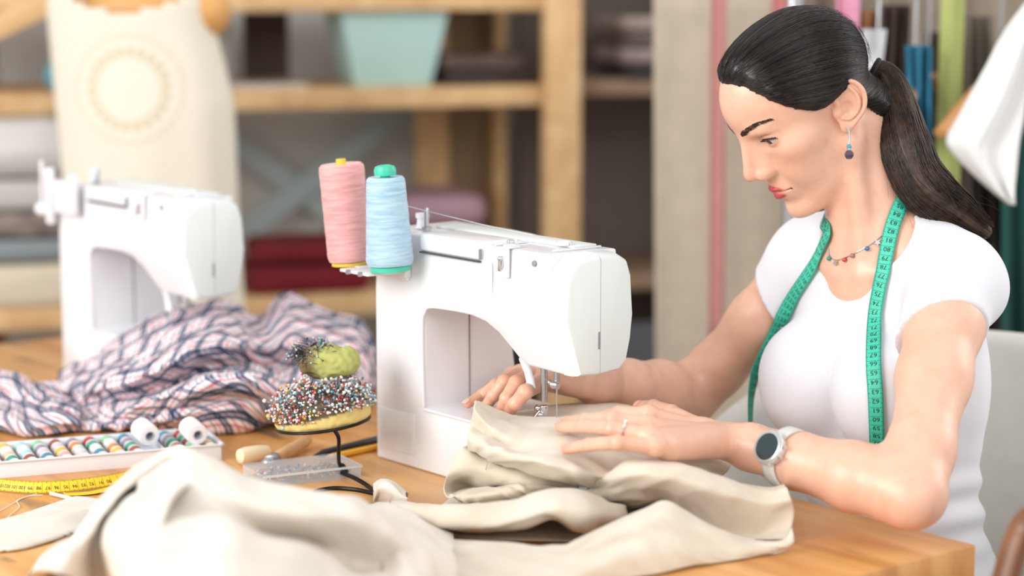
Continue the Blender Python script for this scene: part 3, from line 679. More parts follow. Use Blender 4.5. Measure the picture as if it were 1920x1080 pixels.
# ---- joints (world)
BF = np.array([-.779, -.627, 0]); BL = np.array([.627, -.779, 0])
JL = P(1781, 545, 2.445); JR = P(1532, 490, 2.655); MS = (JL+JR)/2
def TF(f, l, z): return MS+BF*f+BL*l+ZD*z
ELB = P(1712, 925, 2.262); ELB[2] = max(ELB[2], .795)
WRL = P(1405, 838, 2.375)
ERB = P(1296, 742, 2.735); WRR = P(1120, 712, 2.57)
NK0 = TF(-.010, 0, .035); NK1 = H2W((-.040, 0, -.048))
def HP_(px, py, h): return T(px, py, h)
# right hand: chains (wrist, mcp, pip, dip, tip)
RH = {'wrist': P(1098, 712, 2.555),
      'index': [HP_(1016, 716, .118), HP_(985, 735, .118), HP_(966, 757, .103), HP_(953, 773, .088)],
      'middle': [HP_(996, 704, .120), HP_(968, 718, .122), HP_(950, 747, .106), HP_(938, 772, .088)],
      'ring': [HP_(976, 701, .116), HP_(946, 716, .118), HP_(926, 741, .102), HP_(911, 762, .086)],
      'little': [HP_(960, 704, .108), HP_(930, 722, .108), HP_(905, 740, .094), HP_(877, 757, .086)],
      'thumb': [HP_(1062, 712, .105), HP_(1078, 722, .106), HP_(1096, 736, .100), HP_(1113, 751, .090)]}
LH = {'wrist': P(1372, 826, 2.40),
      'little': [HP_(1228, 838, .108), HP_(1158, 830, .116), HP_(1105, 834, .106), HP_(1062, 842, .096)],
      'ring': [HP_(1218, 818, .118), HP_(1148, 804, .124), HP_(1095, 799, .114), HP_(1050, 800, .102)],
      'middle': [HP_(1214, 798, .120), HP_(1150, 787, .126), HP_(1100, 788, .116), HP_(1062, 792, .104)],
      'index': [HP_(1216, 780, .114), HP_(1160, 776, .112), HP_(1126, 784, .100), HP_(1100, 794, .092)],
      'thumb': [HP_(1300, 800, .092), HP_(1258, 776, .096), HP_(1225, 765, .096), HP_(1200, 764, .092)]}
FR = {'index': (.0100, .0088, .0079, .0066), 'middle': (.0100, .0089, .0080, .0067), 'ring': (.0096, .0085, .0077, .0065), 'little': (.0089, .0077, .0069, .0059), 'thumb': (.0125, .0105, .0095, .0080)}
def hand_sdf(p, Hd):
    w = Hd['wrist']; d = None
    for n in ('index', 'middle', 'ring', 'little'):
        m = Hd[n][0]; e = s_cap(p, lerp(w, m, .12), m, .0145, .0105); d = e if d is None else smin(d, e, .012)
    d = smin(d, s_cap(p, lerp(w, Hd['index'][0], .35), Hd['thumb'][0], .013, .0125), .014)
    d = smin(d, s_cap(p, lerp(Hd['little'][0], w, .15)-ZD*.004, w-ZD*.002, .0105, .014), .012)
    for n in ('index', 'middle', 'ring', 'little', 'thumb'):
        c = Hd[n]; r = FR[n]; f = None
        for i in range(3):
            e = s_cap(p, c[i], c[i+1], r[i], r[i+1])
            f = e if f is None else smin(f, e, .0015)
        for i in (1, 2): f = smin(f, np.linalg.norm(p-c[i], axis=1)-r[i]*1.04, .002)
        if n != 'thumb': f = smin(f, np.linalg.norm(p-(c[0]+ZD*.002), axis=1)-r[0]*1.02, .006)
        d = smin(d, f, .0022)
    return d
def arm_sdf(p, S, E, W, Hd):
    wr = Hd['wrist']; up = (E-S)/np.linalg.norm(E-S)
    d = s_chain(p, [S, lerp(S, E, .18), lerp(S, E, .45), lerp(S, E, .8), E], [.041, .042, .0385, .0335, .032], .02)
    fo = [E, lerp(E, W, .12), lerp(E, W, .35), lerp(E, W, .7), W, wr]
    d = smin(d, s_chain(p, fo, [.032, .0350, .0365, .030, .0245, .0190], .012), .020)
    d = smin(d, np.linalg.norm(p-(E+up*.010), axis=1)-.026, .015)
    return d
TR = np.stack([BF, BL, ZD], 1)
lean = .10
def torso_sdf(p, off=0):
    q = (p-MS) @ TR; q = q.copy(); q[:, 0] += q[:, 2]*(-lean)      # slight forward lean toward the table
    a = q.copy(); a[:, 1] = np.abs(a[:, 1])
    d = s_ell(a, (-.012, 0, -.115), (.088, .128, .165))
    d = smin(d, s_cap(a, (-.008, .02, .004), (-.004, .128, -.002), .045, .043), .045)
    d = smin(d, s_cap(a, (-.014, .0, .055), (-.010, .110, .024), .037, .034), .04)
    d = smin(d, s_ell(a, (.070, .060, -.132), (.056, .060, .072)), .038)
    d = smin(d, s_ell(a, (-.005, 0, -.30), (.082, .112, .14)), .05)
    d = smin(d, s_ell(a, (-.012, 0, -.43), (.105, .160, .115)), .06)
    return d-off
def neck_sdf(p):
    q = [NK0-ZD*.03, lerp(NK0, NK1, .45)+BF*.004, NK1, H2W((-.02, 0, -.02))]
    d = s_chain(p, q, [.058, .0470, .0460, .048], .015)
    # throat / sternocleid
    d = smin(d, s_cap(p, H2W((-.012, 0, -.082)), TF(.028, 0, .0), .024, .028), .02)
    l = W2H(p)
    e = s_cap(p, H2W((-.018, .050, -.028)), TF(.045, .018, .004), .011, .009); d = smin(d, e, .016)
    return d
def inbox(c, lo, hi): return ((c > lo) & (c < hi)).all(1)
def body_sdf(p):
    d = torso_sdf(p, -.005)
    n = neck_sdf(p); d = smin(d, n, .035)
    cl = s_cap(p, TF(.052, .02, .008), TF(.020, .125, .028), .0085, .007); d = smin(d, cl, .012)
    cl = s_cap(p, TF(.052, -.02, .008), TF(.020, -.125, .028), .0085, .007); d = smin(d, cl, .012)
    for J_, E_, W_, H_ in ((JL, ELB, WRL, LH), (JR, ERB, WRR, RH)):
        b_ = np.array([J_, E_, W_, H_['wrist']]); near = inbox(p, b_.min(0)-.10, b_.max(0)+.10)
        if near.any(): d[near] = smin(d[near], arm_sdf(p[near], J_, E_, W_, H_), .003+.022*np.clip((p[near][:, 2]-(JL[2]-.09))/.05, 0, 1))
    near = inbox(p, B_l[0]-.02, B_l[1]+.02)
    if near.any(): d[near] = smin(d[near], hand_sdf(p[near], LH), .010)
    near = inbox(p, B_r[0]-.02, B_r[1]+.02)
    if near.any(): d[near] = smin(d[near], hand_sdf(p[near], RH), .010)
    l = W2H(p); near = inbox(l, np.array([-.15, -.13, -.15]), np.array([.15, .13, .17]))
    if near.any(): d[near] = smin(d[near], head_sdf(l[near])*HS, .018)
    return d
def skin_material():
    m = bpy.data.materials.new('skin'); m.use_nodes = True; nt = m.node_tree; b = nt.nodes['Principled BSDF']; L = nt.links.new
    at = N(nt, 'ShaderNodeAttribute', attribute_name='tone'); tc = N(nt, 'ShaderNodeTexCoord')
    n = N(nt, 'ShaderNodeTexNoise'); n.inputs['Scale'].default_value = 60; n.inputs['Detail'].default_value = 5; L(tc.outputs['Object'], n.inputs['Vector'])
    mx = N(nt, 'ShaderNodeMixRGB', blend_type='MULTIPLY'); mx.inputs[0].default_value = 1
    r = N(nt, 'ShaderNodeValToRGB'); r.color_ramp.elements[0].color = (.93, .90, .88, 1); r.color_ramp.elements[1].color = (1, 1, 1, 1); r.color_ramp.elements[0].position = .3; r.color_ramp.elements[1].position = .6
    L(n.outputs['Fac'], r.inputs[0]); L(at.outputs['Color'], mx.inputs[1]); L(r.outputs[0], mx.inputs[2]); L(mx.outputs[0], b.inputs['Base Color'])
    b.inputs['Roughness'].default_value = .40; b.inputs['Coat Weight'].default_value = .08; b.inputs['Coat Roughness'].default_value = .28; b.inputs['Subsurface Weight'].default_value = .18; b.inputs['Subsurface Scale'].default_value = .006; b.inputs['Subsurface Radius'].default_value = (1, .35, .2)
    n2 = N(nt, 'ShaderNodeTexNoise'); n2.inputs['Scale'].default_value = 900; n2.inputs['Detail'].default_value = 2; L(tc.outputs['Object'], n2.inputs['Vector'])
    bp = N(nt, 'ShaderNodeBump'); bp.inputs['Strength'].default_value = .10; bp.inputs['Distance'].default_value = .0006; L(n2.outputs['Fac'], bp.inputs['Height']); L(bp.outputs[0], b.inputs['Normal'])
    MATS['skin'] = m; return m
SKIN = skin_material()
def skin_tone(V):
    base = np.array(lin('e6b69d')[:3]); out = np.tile(base, (len(V), 1))
    l = W2H(V); a = l.copy(); a[:, 1] = np.abs(a[:, 1])
    def mix(mask, c): 
        nonlocal out
        out = out*(1-mask[:, None])+np.array(lin(c)[:3])*mask[:, None]
    hd = np.clip(1-(np.linalg.norm(l, axis=1)-.12)/.03, 0, 1)
    sst = lambda d, a0, a1: np.clip((a1-d)/(a1-a0), 0, 1)
    mix(.25*hd*sst(np.linalg.norm((a-np.array([.07, .042, -.02]))/np.array([1, 1, .8]), axis=1), .008, .038), 'dd9d80')
    mix(.35*hd*sst(np.linalg.norm(a-np.array([.11, 0, -.02]), axis=1), .004, .022), 'dc9a80')
    mix(.40*hd*sst(np.linalg.norm(a-(EYE+[.012, 0, .004]), axis=1), .008, .018), 'b98368')
    lip = np.minimum(s_chain(a, LIPU, np.linspace(.0036, .0016, len(LIPU))), s_chain(a, LIPL, np.linspace(.0046, .0018, len(LIPL))))
    mix(hd*sst(lip, .0004, .0016), 'b8424a')
    mix(.25*hd*sst(np.abs(ear_sdf(a)), .0, .004)*(a[:, 1] > .068)*(l[:, 0] < .012), 'd8957a')
    for Hd in (LH, RH):
        for n in ('index', 'middle', 'ring', 'little', 'thumb'):
            for i, s in ((3, .55), (1, .25), (2, .15)):
                mix(s*sst(np.linalg.norm(V-Hd[n][i], axis=1), .006, .016), 'd98f78')
    return np.concatenate([out, np.ones((len(V), 1))], 1)
person = empty('person', TF(0, 0, -.545)); tag(person, 'seated woman in a white t-shirt with dark ponytail, guiding linen under the needle', 'person')
PO = np.array(person.location)
parts_V, parts_Q, nv = [], [], 0
def clip_faces(V, Q, keep):
    k = keep(V[Q].mean(1)); Q = Q[k]; u, inv = np.unique(Q, return_inverse=True); return V[u], inv.reshape(Q.shape)
hl, hh = H2W((0, 0, 0))-.16, H2W((0, 0, 0))+.17
def inbox(c, lo, hi): return ((c > lo) & (c < hi)).all(1)
def bbx(Hd, m=.03):
    a = np.array([Hd['wrist']]+[q for n in ('index', 'middle', 'ring', 'little', 'thumb') for q in Hd[n]]); return a.min(0)-m, a.max(0)+m
B_head = (H2W((0.0, 0, 0.0))-np.array([.135, .12, .265]), H2W((0, 0, 0))+np.array([.165, .17, .150])); B_l = bbx(LH); B_r = bbx(RH)
allp = np.array([JL, JR, ELB, ERB, WRL, WRR, TF(0, .18, -.56), TF(-.15, -.2, -.56), TF(.2, 0, -.5), H2W((0, 0, .15)), H2W((.13, 0, 0))])
lo, hi = allp.min(0)-.08, allp.max(0)+.08; lo[2] = TF(0, 0, -.50)[2]
for (bl, bh), h in ((B_head, DET_H), (B_l, DET_F), (B_r, DET_F), ((lo, hi), DET_B)):
    V, Q = poly(body_sdf, bl, bh, h)
    inhead = lambda c, m: inbox(c, B_head[0]+m, B_head[1]-m) & (np.abs((c-MS) @ BL) < .150-m)
    if bl is B_head[0]: V, Q = clip_faces(V, Q, lambda c: inhead(c, .001))
    if bl is lo:
        V, Q = clip_faces(V, Q, lambda c: ~(inhead(c, .003) | inbox(c, B_l[0]+.003, B_l[1]-.003) | inbox(c, B_r[0]+.003, B_r[1]-.003)))
    parts_V.append(V); parts_Q.append(Q+nv); nv += len(V)
BV = np.concatenate(parts_V); BQ = np.concatenate(parts_Q)
body = mesh_vq('body', BV-PO, BQ, SKIN, person, 180, skin_tone(BV))
def sdf_normals(o, fn, V):
    e = .0006; d0 = fn(V); g = np.stack([fn(V+np.eye(3)[i]*e)-d0 for i in range(3)], -1); g /= np.linalg.norm(g, axis=1)[:, None]+1e-9
    if len(o.data.vertices) == len(V): o.data.normals_split_custom_set_from_vertices(g.tolist())
sdf_normals(body, body_sdf, BV)
# ---- t-shirt
def shirt_sdf(p):
    q = (p-MS) @ TR; q0 = q.copy(); q0[:, 0] += q0[:, 2]*(-lean)
    d = torso_sdf(p, .0)
    for S, E, k in ((JL, ELB, 1), (JR, ERB, -1)):
        ax = (E-S)/np.linalg.norm(E-S); t = (p-S) @ ax
        s = smax(s_cap(p, S-ax*.005, S+ax*.16, .0465, .050), -((p-S) @ (BL*k)+.06), .004)
        # end of the sleeve: plane tilted so that it is longer underneath
        out = BL*k; n = ax+out*.55; n /= np.linalg.norm(n)
        lim = (p-S) @ n-.060
        armreg = ((p-S) @ out) > -.060
        side = s_cap(p, S+ax*.02, E, .085, .075)
        cut = np.where(side < 0, lim, -1.)
        q1 = (p-S) @ out+.045-.0*t         # only outside the armpit line
        cut = np.minimum(cut, q1)
        s = smax(s, cut, .0025); d = smin(d, s, .022)
    # neckline scoop
    f, l, z = q0[:, 0], q0[:, 1], q0[:, 2]
    neck = s_ell(np.stack([f, l, z], -1), (.055, .006, .066), (.078, .076, .062)); d = smax(d, -neck, .0025)
    neck = s_ell(np.stack([f, l, z], -1), (-.02, 0, .105), (.085, .070, .065)); d = smax(d, -neck, .0025)
    # hem
    d = np.maximum(d, -(z+.475))
    # folds: cloth gathers at the waist, pulls from the bust
    wz = np.exp(-((z+.275)/.05)**2); d = d-.002-wz*.0032*(1+np.sin(z*150+l*9+3*vnoise(f*8, l*8, z*4, 5)))
    wz = np.exp(-((z+.40)/.06)**2); d = d-wz*.004*(1+np.sin(z*95-l*22+f*10+2*vnoise(f*10, l*10, z*6, 9)))
    d = d-.0014*vnoise(f*16+z*5, l*16, z*10, 2)
    return d
V, Q = poly(shirt_sdf, (np.array([JL, JR, TF(.2, 0, 0), TF(-.15, 0, 0), TF(0, .2, -.5), TF(0, -.2, -.5)]).min(0)-.07), (np.array([JL, JR, TF(.2, 0, 0), TF(-.15, 0, 0), TF(0, .2, 0), TF(0, -.2, 0)]).max(0)+.09), DET_S, proj=1)
shirt = mesh_vq('t_shirt', V-PO, Q, mat('white_jersey', 'e0e0e6', .85, bump=.25, bscale=900, sheen=.2), person, 50)
# trousers: hips, thighs, shins and shoes under the table
KL, KR = TF(.40, .10, -.455), TF(.40, -.10, -.455); AL, AR = TF(.36, .11, -.90), TF(.36, -.11, -.90)
def legs_sdf(p):
    d = s_ell((p-MS) @ TR, (.01-.043, 0, -.455), (.125, .172, .095))
    for s, K, A in ((1, KL, AL), (-1, KR, AR)):
        d = smin(d, s_chain(p, [TF(.02, .085*s, -.46), K, A], [.080, .058, .042], .02), .03)
    return np.maximum(d, -((p-A0)[:, 2]+.75-.07) if False else -(p[:, 2]-.075))
a_ = np.array([KL, KR, AL, AR, TF(-.15, .2, -.4), TF(-.15, -.2, -.4)])
V, Q = poly(legs_sdf, a_.min(0)-.09, a_.max(0)+.09, .010); mesh_vq('trousers', V-PO, Q, mat('beige_trousers', 'b59a86', .85), person)
for A in (AL, AR):
    def sh(p): return np.maximum(smin(s_cap(p, np.array([A[0], A[1], .045]), np.array([A[0], A[1], .04])+BF*.15, .04, .032), s_cap(p, np.array([A[0], A[1], .11]), np.array([A[0], A[1], .05]), .04, .04), .02), -p[:, 2]+.004)
    c = np.array([A[0], A[1], .06]); V, Q = poly(sh, c-.22, c+.22, .008); mesh_vq('shoe', V-PO, Q, mat('white_shoe', 'dcdad6', .5), person)
from mathutils.bvhtree import BVHTree
def bvh(V, Q): return BVHTree.FromPolygons(V.tolist(), Q.tolist())
_sV = np.array([v.co for v in shirt.data.vertices])+PO; _sQ = [tuple(p.vertices) for p in shirt.data.polygons]
NB = len(BV); BODYTREE = BVHTree.FromPolygons(np.concatenate([BV, _sV]).tolist(), BQ.tolist()+[tuple(i+NB for i in f) for f in _sQ])
SHIRTTREE = BVHTree.FromPolygons(_sV.tolist(), _sQ)
def hit2(px, py):
    a = hit(px, py, SHIRTTREE); b = hit(px, py)
    if a[0] is None or py < 600: return b
    return a if np.linalg.norm(a[0]-b[0]) > .035 else b
def hit(px, py, tree=None):
    d = Vector(P(px, py, 1.0)-CAM).normalized(); h = (tree or BODYTREE).ray_cast(Vector(CAM), d)
    return (np.array(h[0]), np.array(h[1])) if h[0] is not None else (None, None)
# ---- eyes
for s in (1, -1):
    c = H2W(EYE*np.array([1, s, 1])); g = HM @ np.array(GAZE); g /= np.linalg.norm(g)
    bl = lambda V: V-PO
    b = MB(); n = 28; prof = []
    for i in range(0, 21):
        th = math.pi*i/20; r = ER*HS; prof.append((r*math.sin(th), -r*math.cos(th)))
    b.lathe(prof, c-PO, g, n, caps=False); e = b.build('eyeball', mat('eye_white', 'd8d0cc', .15, coat=.5), person, 180)
    b = MB(); r = ER*HS; b.lathe([(0.0061, math.sqrt(r*r-.0061**2)+.00015), (.0040, math.sqrt(r*r-.004**2)+.00025), (.0022, math.sqrt(r*r-.0022**2)+.0003)], c-PO, g, n, caps=False); b.build('iris', mat('brown_iris', '4a2a1a', .2, coat=1), e, 180).matrix_parent_inverse = Matrix.Identity(4)
    b = MB(); b.lathe([(.0027, math.sqrt(r*r-.0027**2)+.00040), (0, r+.0004)], c-PO, g, n, caps=False); b.build('pupil', mat('pupil_black', '0b0908', .1, coat=1), e, 180)
    # lashes
    lv = MB()
    for i in range(34):
        w = -1+2*i/33; y = w*.0134; w2 = max(0, 1-w*w); z = -.0014+.0047*w2**.75-.0008*w+TILT*y
        x = math.sqrt(max(1e-8, (ER+.0019)**2-y*y-z*z)); p0 = EYE+np.array([x, y, z]); L_ = .0052*(.7+.3*w2)
        p1 = p0+np.array([.8, w*.55, -.35])*L_*.55; p2 = p1+np.array([.75, w*.6, .12])*L_*.5
        pp = [H2W(q*np.array([1, s, 1]))-PO for q in (p0, p1, p2)]; lv.tube(pp, [.00030, .00022, .00006], 4)
    # lash line
    ll = []
    for i in range(15):
        w = -1+2*i/14; y = w*.0136; w2 = max(0, 1-w*w); z = -.0013+.0047*w2**.75-.0008*w+TILT*y; x = math.sqrt(max(1e-8, (ER+.0016)**2-y*y-z*z)); ll.append(H2W((EYE+np.array([x, y, z]))*np.array([1, s, 1]))-PO)
    lv.tube(ll, .00065, 6); lv.build('eyelashes', mat('lash_black', '1a1412', .6), person)
    # brows
    bw = MB(); bp = crom([(.0945, .0115, .0320), (.086, .0200, .0375), (.076, .030, .0425), (.067, .039, .0455), (.055, .0510, .0445)], 8)
    head_in = lambda q: q
    for i in range(330):
        t = random.random(); k = t*(len(bp)-1); i0 = int(k); q = lerp(bp[i0], bp[min(i0+1, len(bp)-1)], k-i0)
        thick = .0044*(1-t*.75)*(.5+min(1, t*6)*.5); q = q+np.array([0, 0, (random.random()-.5)*2*thick])
        # project to the skin along x
        w_ = q+np.array([.03, 0, 0]); o_ = H2W(w_*np.array([1, s, 1])); dr = HM @ np.array([-1, -.15*s, 0]); hh_ = BODYTREE.ray_cast(Vector(o_), Vector(dr))
        if hh_[0] is None: continue
        h0 = np.array(hh_[0]); nn = np.array(hh_[1]); tdir = HM @ (np.array([-.35, .75*s, .35-.9*t+.25*random.random()])); tdir = tdir-nn*tdir.dot(nn); tdir /= np.linalg.norm(tdir)
        Lb = .006*(.7+.5*random.random()); bw.tube([h0-nn*.0002-PO, h0+nn*.0005+tdir*Lb*.5-PO, h0+nn*.0003+tdir*Lb-PO], [.00022, .00018, .00006], 3)
    bw.build('eyebrow', mat('brow_brown', '3a2b24', .7), person)
# ---- fingernails
for Hd, names in ((LH, ('index', 'middle', 'ring', 'little', 'thumb')), (RH, ('index', 'middle', 'ring', 'little', 'thumb'))):
    for n in names:
        c = Hd[n]; ax = c[3]-c[2]; ax /= np.linalg.norm(ax); up = ZD-ax*ax.dot(ZD); up /= np.linalg.norm(up)
        if n == 'thumb': up = up-(BF if Hd is LH else -BL*.6)*(-.5); up = up-ax*ax.dot(up); up /= np.linalg.norm(up)
        sd = np.cross(ax, up); r = FR[n][3]*1.03; nu, nvv = 9, 9; G = np.zeros((nu, nvv, 3))
        for i in range(nu):
            for j in range(nvv):
                u = -1+2*i/(nu-1); v = j/(nvv-1); wdt = math.sin(min(1, .35+v*1.6)*math.pi/2)*(1 if v < .8 else 1-.5*((v-.8)/.2)**2)
                th = u*.85*wdt; G[i, j] = c[3]+ax*(-.0035+v*.0105)+(up*math.cos(th)+sd*math.sin(th))*(r*(1 if v < .6 else 1-.25*(v-.6)/.4))
        o = grid_mesh('fingernail', G-PO, mat('pink_nail', 'e8b8ac', .2, coat=.6), person); solidify(o, .0005)
# ================================================================== hair
HC = np.array([-.005, 0, .030])
_ph = np.array([0, 12, 24, 37, 48, 59, 70, 80, 92, 103, 114, 128, 145, 180.]); _th = np.array([37, 37, 35, 25, 13, 2, -8, -12, -13, -14, -24, -42, -54, -56.])
def hairline(l):
    q = l-HC; ph = np.degrees(np.arctan2(np.abs(q[:, 1]), q[:, 0])); el = np.degrees(np.arctan2(q[:, 2], np.hypot(q[:, 0], q[:, 1])))
    return el-np.interp(ph, _ph, _th)
def scalp(w):
    l = W2H(w); return smin(head_sdf(l, False)*HS, neck_sdf(w), .018)
def hair_sdf(w):
    l = W2H(w); m = hairline(l); t = np.clip(m/16, 0, 1); t = t*t*(3-2*t)
    q = l-HC; ang = np.arctan2(q[:, 1], q[:, 2]+.02)
    top = np.exp(-((l[:, 0]+.03)/.05)**2)*np.clip((l[:, 2]-.05)/.05, 0, 1)
    d = scalp(w)-(.0006+.0072*t+.003*top)-.0009*np.sin(ang*34+3*np.sin(ang*7))*t
    return np.maximum(d, -(m-2.0+1.5*vnoise(l[:, 0]*260, l[:, 1]*260, l[:, 2]*260, 4))*.0016)
def hair_material(name, c1, c2, rough=.33):
    m = bpy.data.materials.new(name); m.use_nodes = True; nt = m.node_tree; b = nt.nodes['Principled BSDF']; L = nt.links.new
    tc = N(nt, 'ShaderNodeTexCoord'); n = N(nt, 'ShaderNodeTexNoise'); n.inputs['Scale'].default_value = 90; L(tc.outputs['Object'], n.inputs['Vector'])
    r = N(nt, 'ShaderNodeValToRGB'); r.color_ramp.elements[0].color = lin(c1); r.color_ramp.elements[1].color = lin(c2); r.color_ramp.elements[0].position = .35; r.color_ramp.elements[1].position = .7
    L(n.outputs['Fac'], r.inputs[0]); L(r.outputs[0], b.inputs['Base Color']); b.inputs['Roughness'].default_value = rough; b.inputs['Specular IOR Level'].default_value = .5
    return m
HM1 = hair_material('dark_hair', '1d1613', '2c211c'); HM2 = hair_material('dark_hair_tail', '21150f', '46301f', .38)
def tubes(name, paths, rad, m, parent, n=3):
    """paths (S,K,3) world; rad (S,K)"""
    S_, K = paths.shape[:2]; t = np.gradient(paths, axis=1); t /= np.linalg.norm(t, axis=2, keepdims=True)+1e-9
    ref = np.array([.31, .2, .93]); a = np.cross(t, ref); a /= np.linalg.norm(a, axis=2, keepdims=True)+1e-9; b = np.cross(t, a)
    V = np.stack([paths+(a*math.cos(2*math.pi*j/n)+b*math.sin(2*math.pi*j/n))*rad[..., None] for j in range(n)], 2)
    idx = np.arange(S_*K*n).reshape(S_, K, n); A = idx[:, :-1]; B = idx[:, 1:]
    Q = np.stack([A, np.roll(A, -1, 2), np.roll(B, -1, 2), B], -1).reshape(-1, 4)
    return mesh_vq(name, V.reshape(-1, 3)-PO, Q, m, parent, 180)
bl_, bh_ = H2W((0, 0, .02))-.16, H2W((0, 0, .02))+.16
V, Q = poly(hair_sdf, bl_, bh_, HAIR_H, proj=1)
hair = mesh_vq('hair', V-PO, Q, HM1, person, 180)
TIE = np.array([-.1000, 0, -.0130]); KD = (TIE-HC)/np.linalg.norm(TIE-HC)
rs = np.random.RandomState(3)
d = rs.normal(size=(60000, 3)); d /= np.linalg.norm(d, axis=1)[:, None]
m = hairline(HC+d*.1); vis = (m > -3.5*rs.rand(len(m)))
front = np.exp(-np.maximum(m, 0)/9); keep = vis & (rs.rand(len(d)) < (.18+.82*front)) & (d @ KD < .97)
d = d[keep][:NSTR]; K = 16
def surf(dirs, off):
    r = np.full(len(dirs), .15)
    for _ in range(14): r = r-(scalp(H2W(HC+dirs*r[:, None]))/HS-off)*.9
    return HC+dirs*r[:, None]
om = np.arccos(np.clip(d @ KD, -1, 1)); T_ = np.linspace(0, 1, K)
sl = (np.sin((1-T_)[None]*om[:, None])[..., None]*d[:, None]+np.sin(T_[None]*om[:, None])[..., None]*KD)/np.sin(om)[:, None, None]
# gentle sag of the flow so strands sweep over the ear and up from the nape
ml = hairline(HC+sl.reshape(-1, 3)*.1).reshape(sl.shape[:2]); lift = np.clip((3-ml)/20, 0, .6); sl = sl+lift[..., None]*np.array([-.25, 0, .8]); sl /= np.linalg.norm(sl, axis=2, keepdims=True)
ml = hairline(HC+sl.reshape(-1, 3)*.1).reshape(sl.shape[:2])
tt = np.clip(ml/16, 0, 1); tt = tt*tt*(3-2*tt); lz = HC+sl*.1
clump = vnoise(d[:, 0]*26, d[:, 1]*26, d[:, 2]*26, 8)
offs = (.0006+.0072*tt+.0006+.0010*rs.rand(len(d))[:, None]+.0009*clump[:, None])/HS
Lp = surf(sl.reshape(-1, 3), offs.reshape(-1)); top = np.exp(-((Lp[:, 0]+.03)/.05)**2)*np.clip((Lp[:, 2]-.05)/.05, 0, 1)
Lp = Lp+sl.reshape(-1, 3)*(.003*top/HS)[:, None]
PW = H2W(Lp).reshape(len(d), K, 3)
rad = np.full((len(d), K), .00042)*(.7+.5*rs.rand(len(d))[:, None]); rad[:, 0] *= .3; rad[:, 1] *= .55; rad[:, 2] *= .8
tubes('hair_strands', PW, rad, HM1, hair)
# ponytail
KW = H2W(TIE)
tail = crom([KW, P(1660, 146, 2.520), P(1680, 205, 2.505), P(1696, 268, 2.492), P(1718, 325, 2.484), P(1752, 366, 2.480), P(1800, 400, 2.492), P(1850, 436, 2.51)], 8)
nt_ = len(tail); u = np.linspace(0, 1, nt_); tr = np.interp(u, [0, .06, .2, .45, .7, .85, 1], [.0095, .0135, .022, .030, .030, .024, .014])
t = np.gradient(tail, axis=0); t /= np.linalg.norm(t, axis=1)[:, None]; side = np.cross(t, np.array([0, 1., 0])); side /= np.linalg.norm(side, axis=1)[:, None]; nb = np.cross(t, side)
b = MB(); b.tube([Vector(q-PO) for q in tail], list(tr*.78), 14, flat=.7); pony = b.build('ponytail', HM2, person, 180)
NP = NPONY; th = rs.rand(NP)*2*math.pi; rr = np.sqrt(rs.rand(NP))*.35+.68; ph = rs.rand(NP)
cl = vnoise(th*3.2, rr*3, ph*0, 11)*.10
w1 = rs.normal(size=NP)*.35; w2 = rs.rand(NP)*6; end = .80+.20*rs.rand(NP)
pp = []; uu = np.linspace(0, 1, 26)
for i in range(26):
    s_ = uu[i]*end*(nt_-1); i0 = np.clip(s_.astype(int), 0, nt_-2); f = (s_-i0)[:, None]
    c = tail[i0]*(1-f)+tail[i0+1]*f; a = side[i0]*(1-f)+side[i0+1]*f; n_ = nb[i0]*(1-f)+nb[i0+1]*f; r_ = (tr[i0]*(1-f[:, 0])+tr[i0+1]*f[:, 0])*(rr+cl*uu[i])
    an = th+w1*uu[i]+.12*np.sin(uu[i]*7+w2)
    pp.append(c+a*(np.cos(an)*r_)[:, None]+n_*(np.sin(an)*r_*.72)[:, None])
pp = np.stack(pp, 1); rad = np.full((NP, 26), .00045)*(.6+.7*rs.rand(NP)[:, None]); rad[:, -3:] *= .5
tubes('tail_strands', pp, rad, HM2, pony)
# flyaways
fl = []
for i in range(150):
    if i < 110:
        dd = rs.normal(size=3)*np.array([.8, .9, .6])+np.array([.45, .35, .75]); dd /= np.linalg.norm(dd)
        if hairline(HC+dd[None]*.1)[0] < 6 or dd[2] < .45: continue
        o = .0095/HS; pts = []
        ax = rs.normal(size=3)*.25
        for k in range(8):
            e = dd*(1-.10*k)+KD*.10*k+ax*.05*k; e /= np.linalg.norm(e); pts.append(H2W(surf(e[None], np.array([o+.0006*k*rs.rand()+.0004*k]))[0]))
        fl.append(pts)
    else:
        k0 = rs.randint(12, nt_-8); a = rs.rand()*6.28; p = tail[k0]+side[k0]*math.cos(a)*tr[k0]+nb[k0]*math.sin(a)*tr[k0]*.7; v = t[k0]+side[k0]*math.cos(a)*.25+rs.normal(size=3)*.1; pts = []
        for k in range(8): pts.append(p.copy()); p = p+v*.0065; v = v+np.array([.0, 0, -.09])+rs.normal(size=3)*.12
        fl.append(pts)
fl = np.array(fl); tubes('flyaway_hairs', fl, np.full(fl.shape[:2], .00013), HM1, hair)
# black hair tie
td = (tail[2]-tail[0]); td /= np.linalg.norm(td); s1 = np.cross(td, [0, 1., 0]); s1 /= np.linalg.norm(s1); s2 = np.cross(td, s1)
b = MB(); b.tube([Vector(tail[0]+td*.004+(s1*math.cos(a)*.0128+s2*math.sin(a)*.0110)-PO) for a in np.linspace(0, 2*math.pi, 25)], .0034, 8, caps=False); b.build('hair_tie', mat('black_elastic', '121314', .7), person, 180)
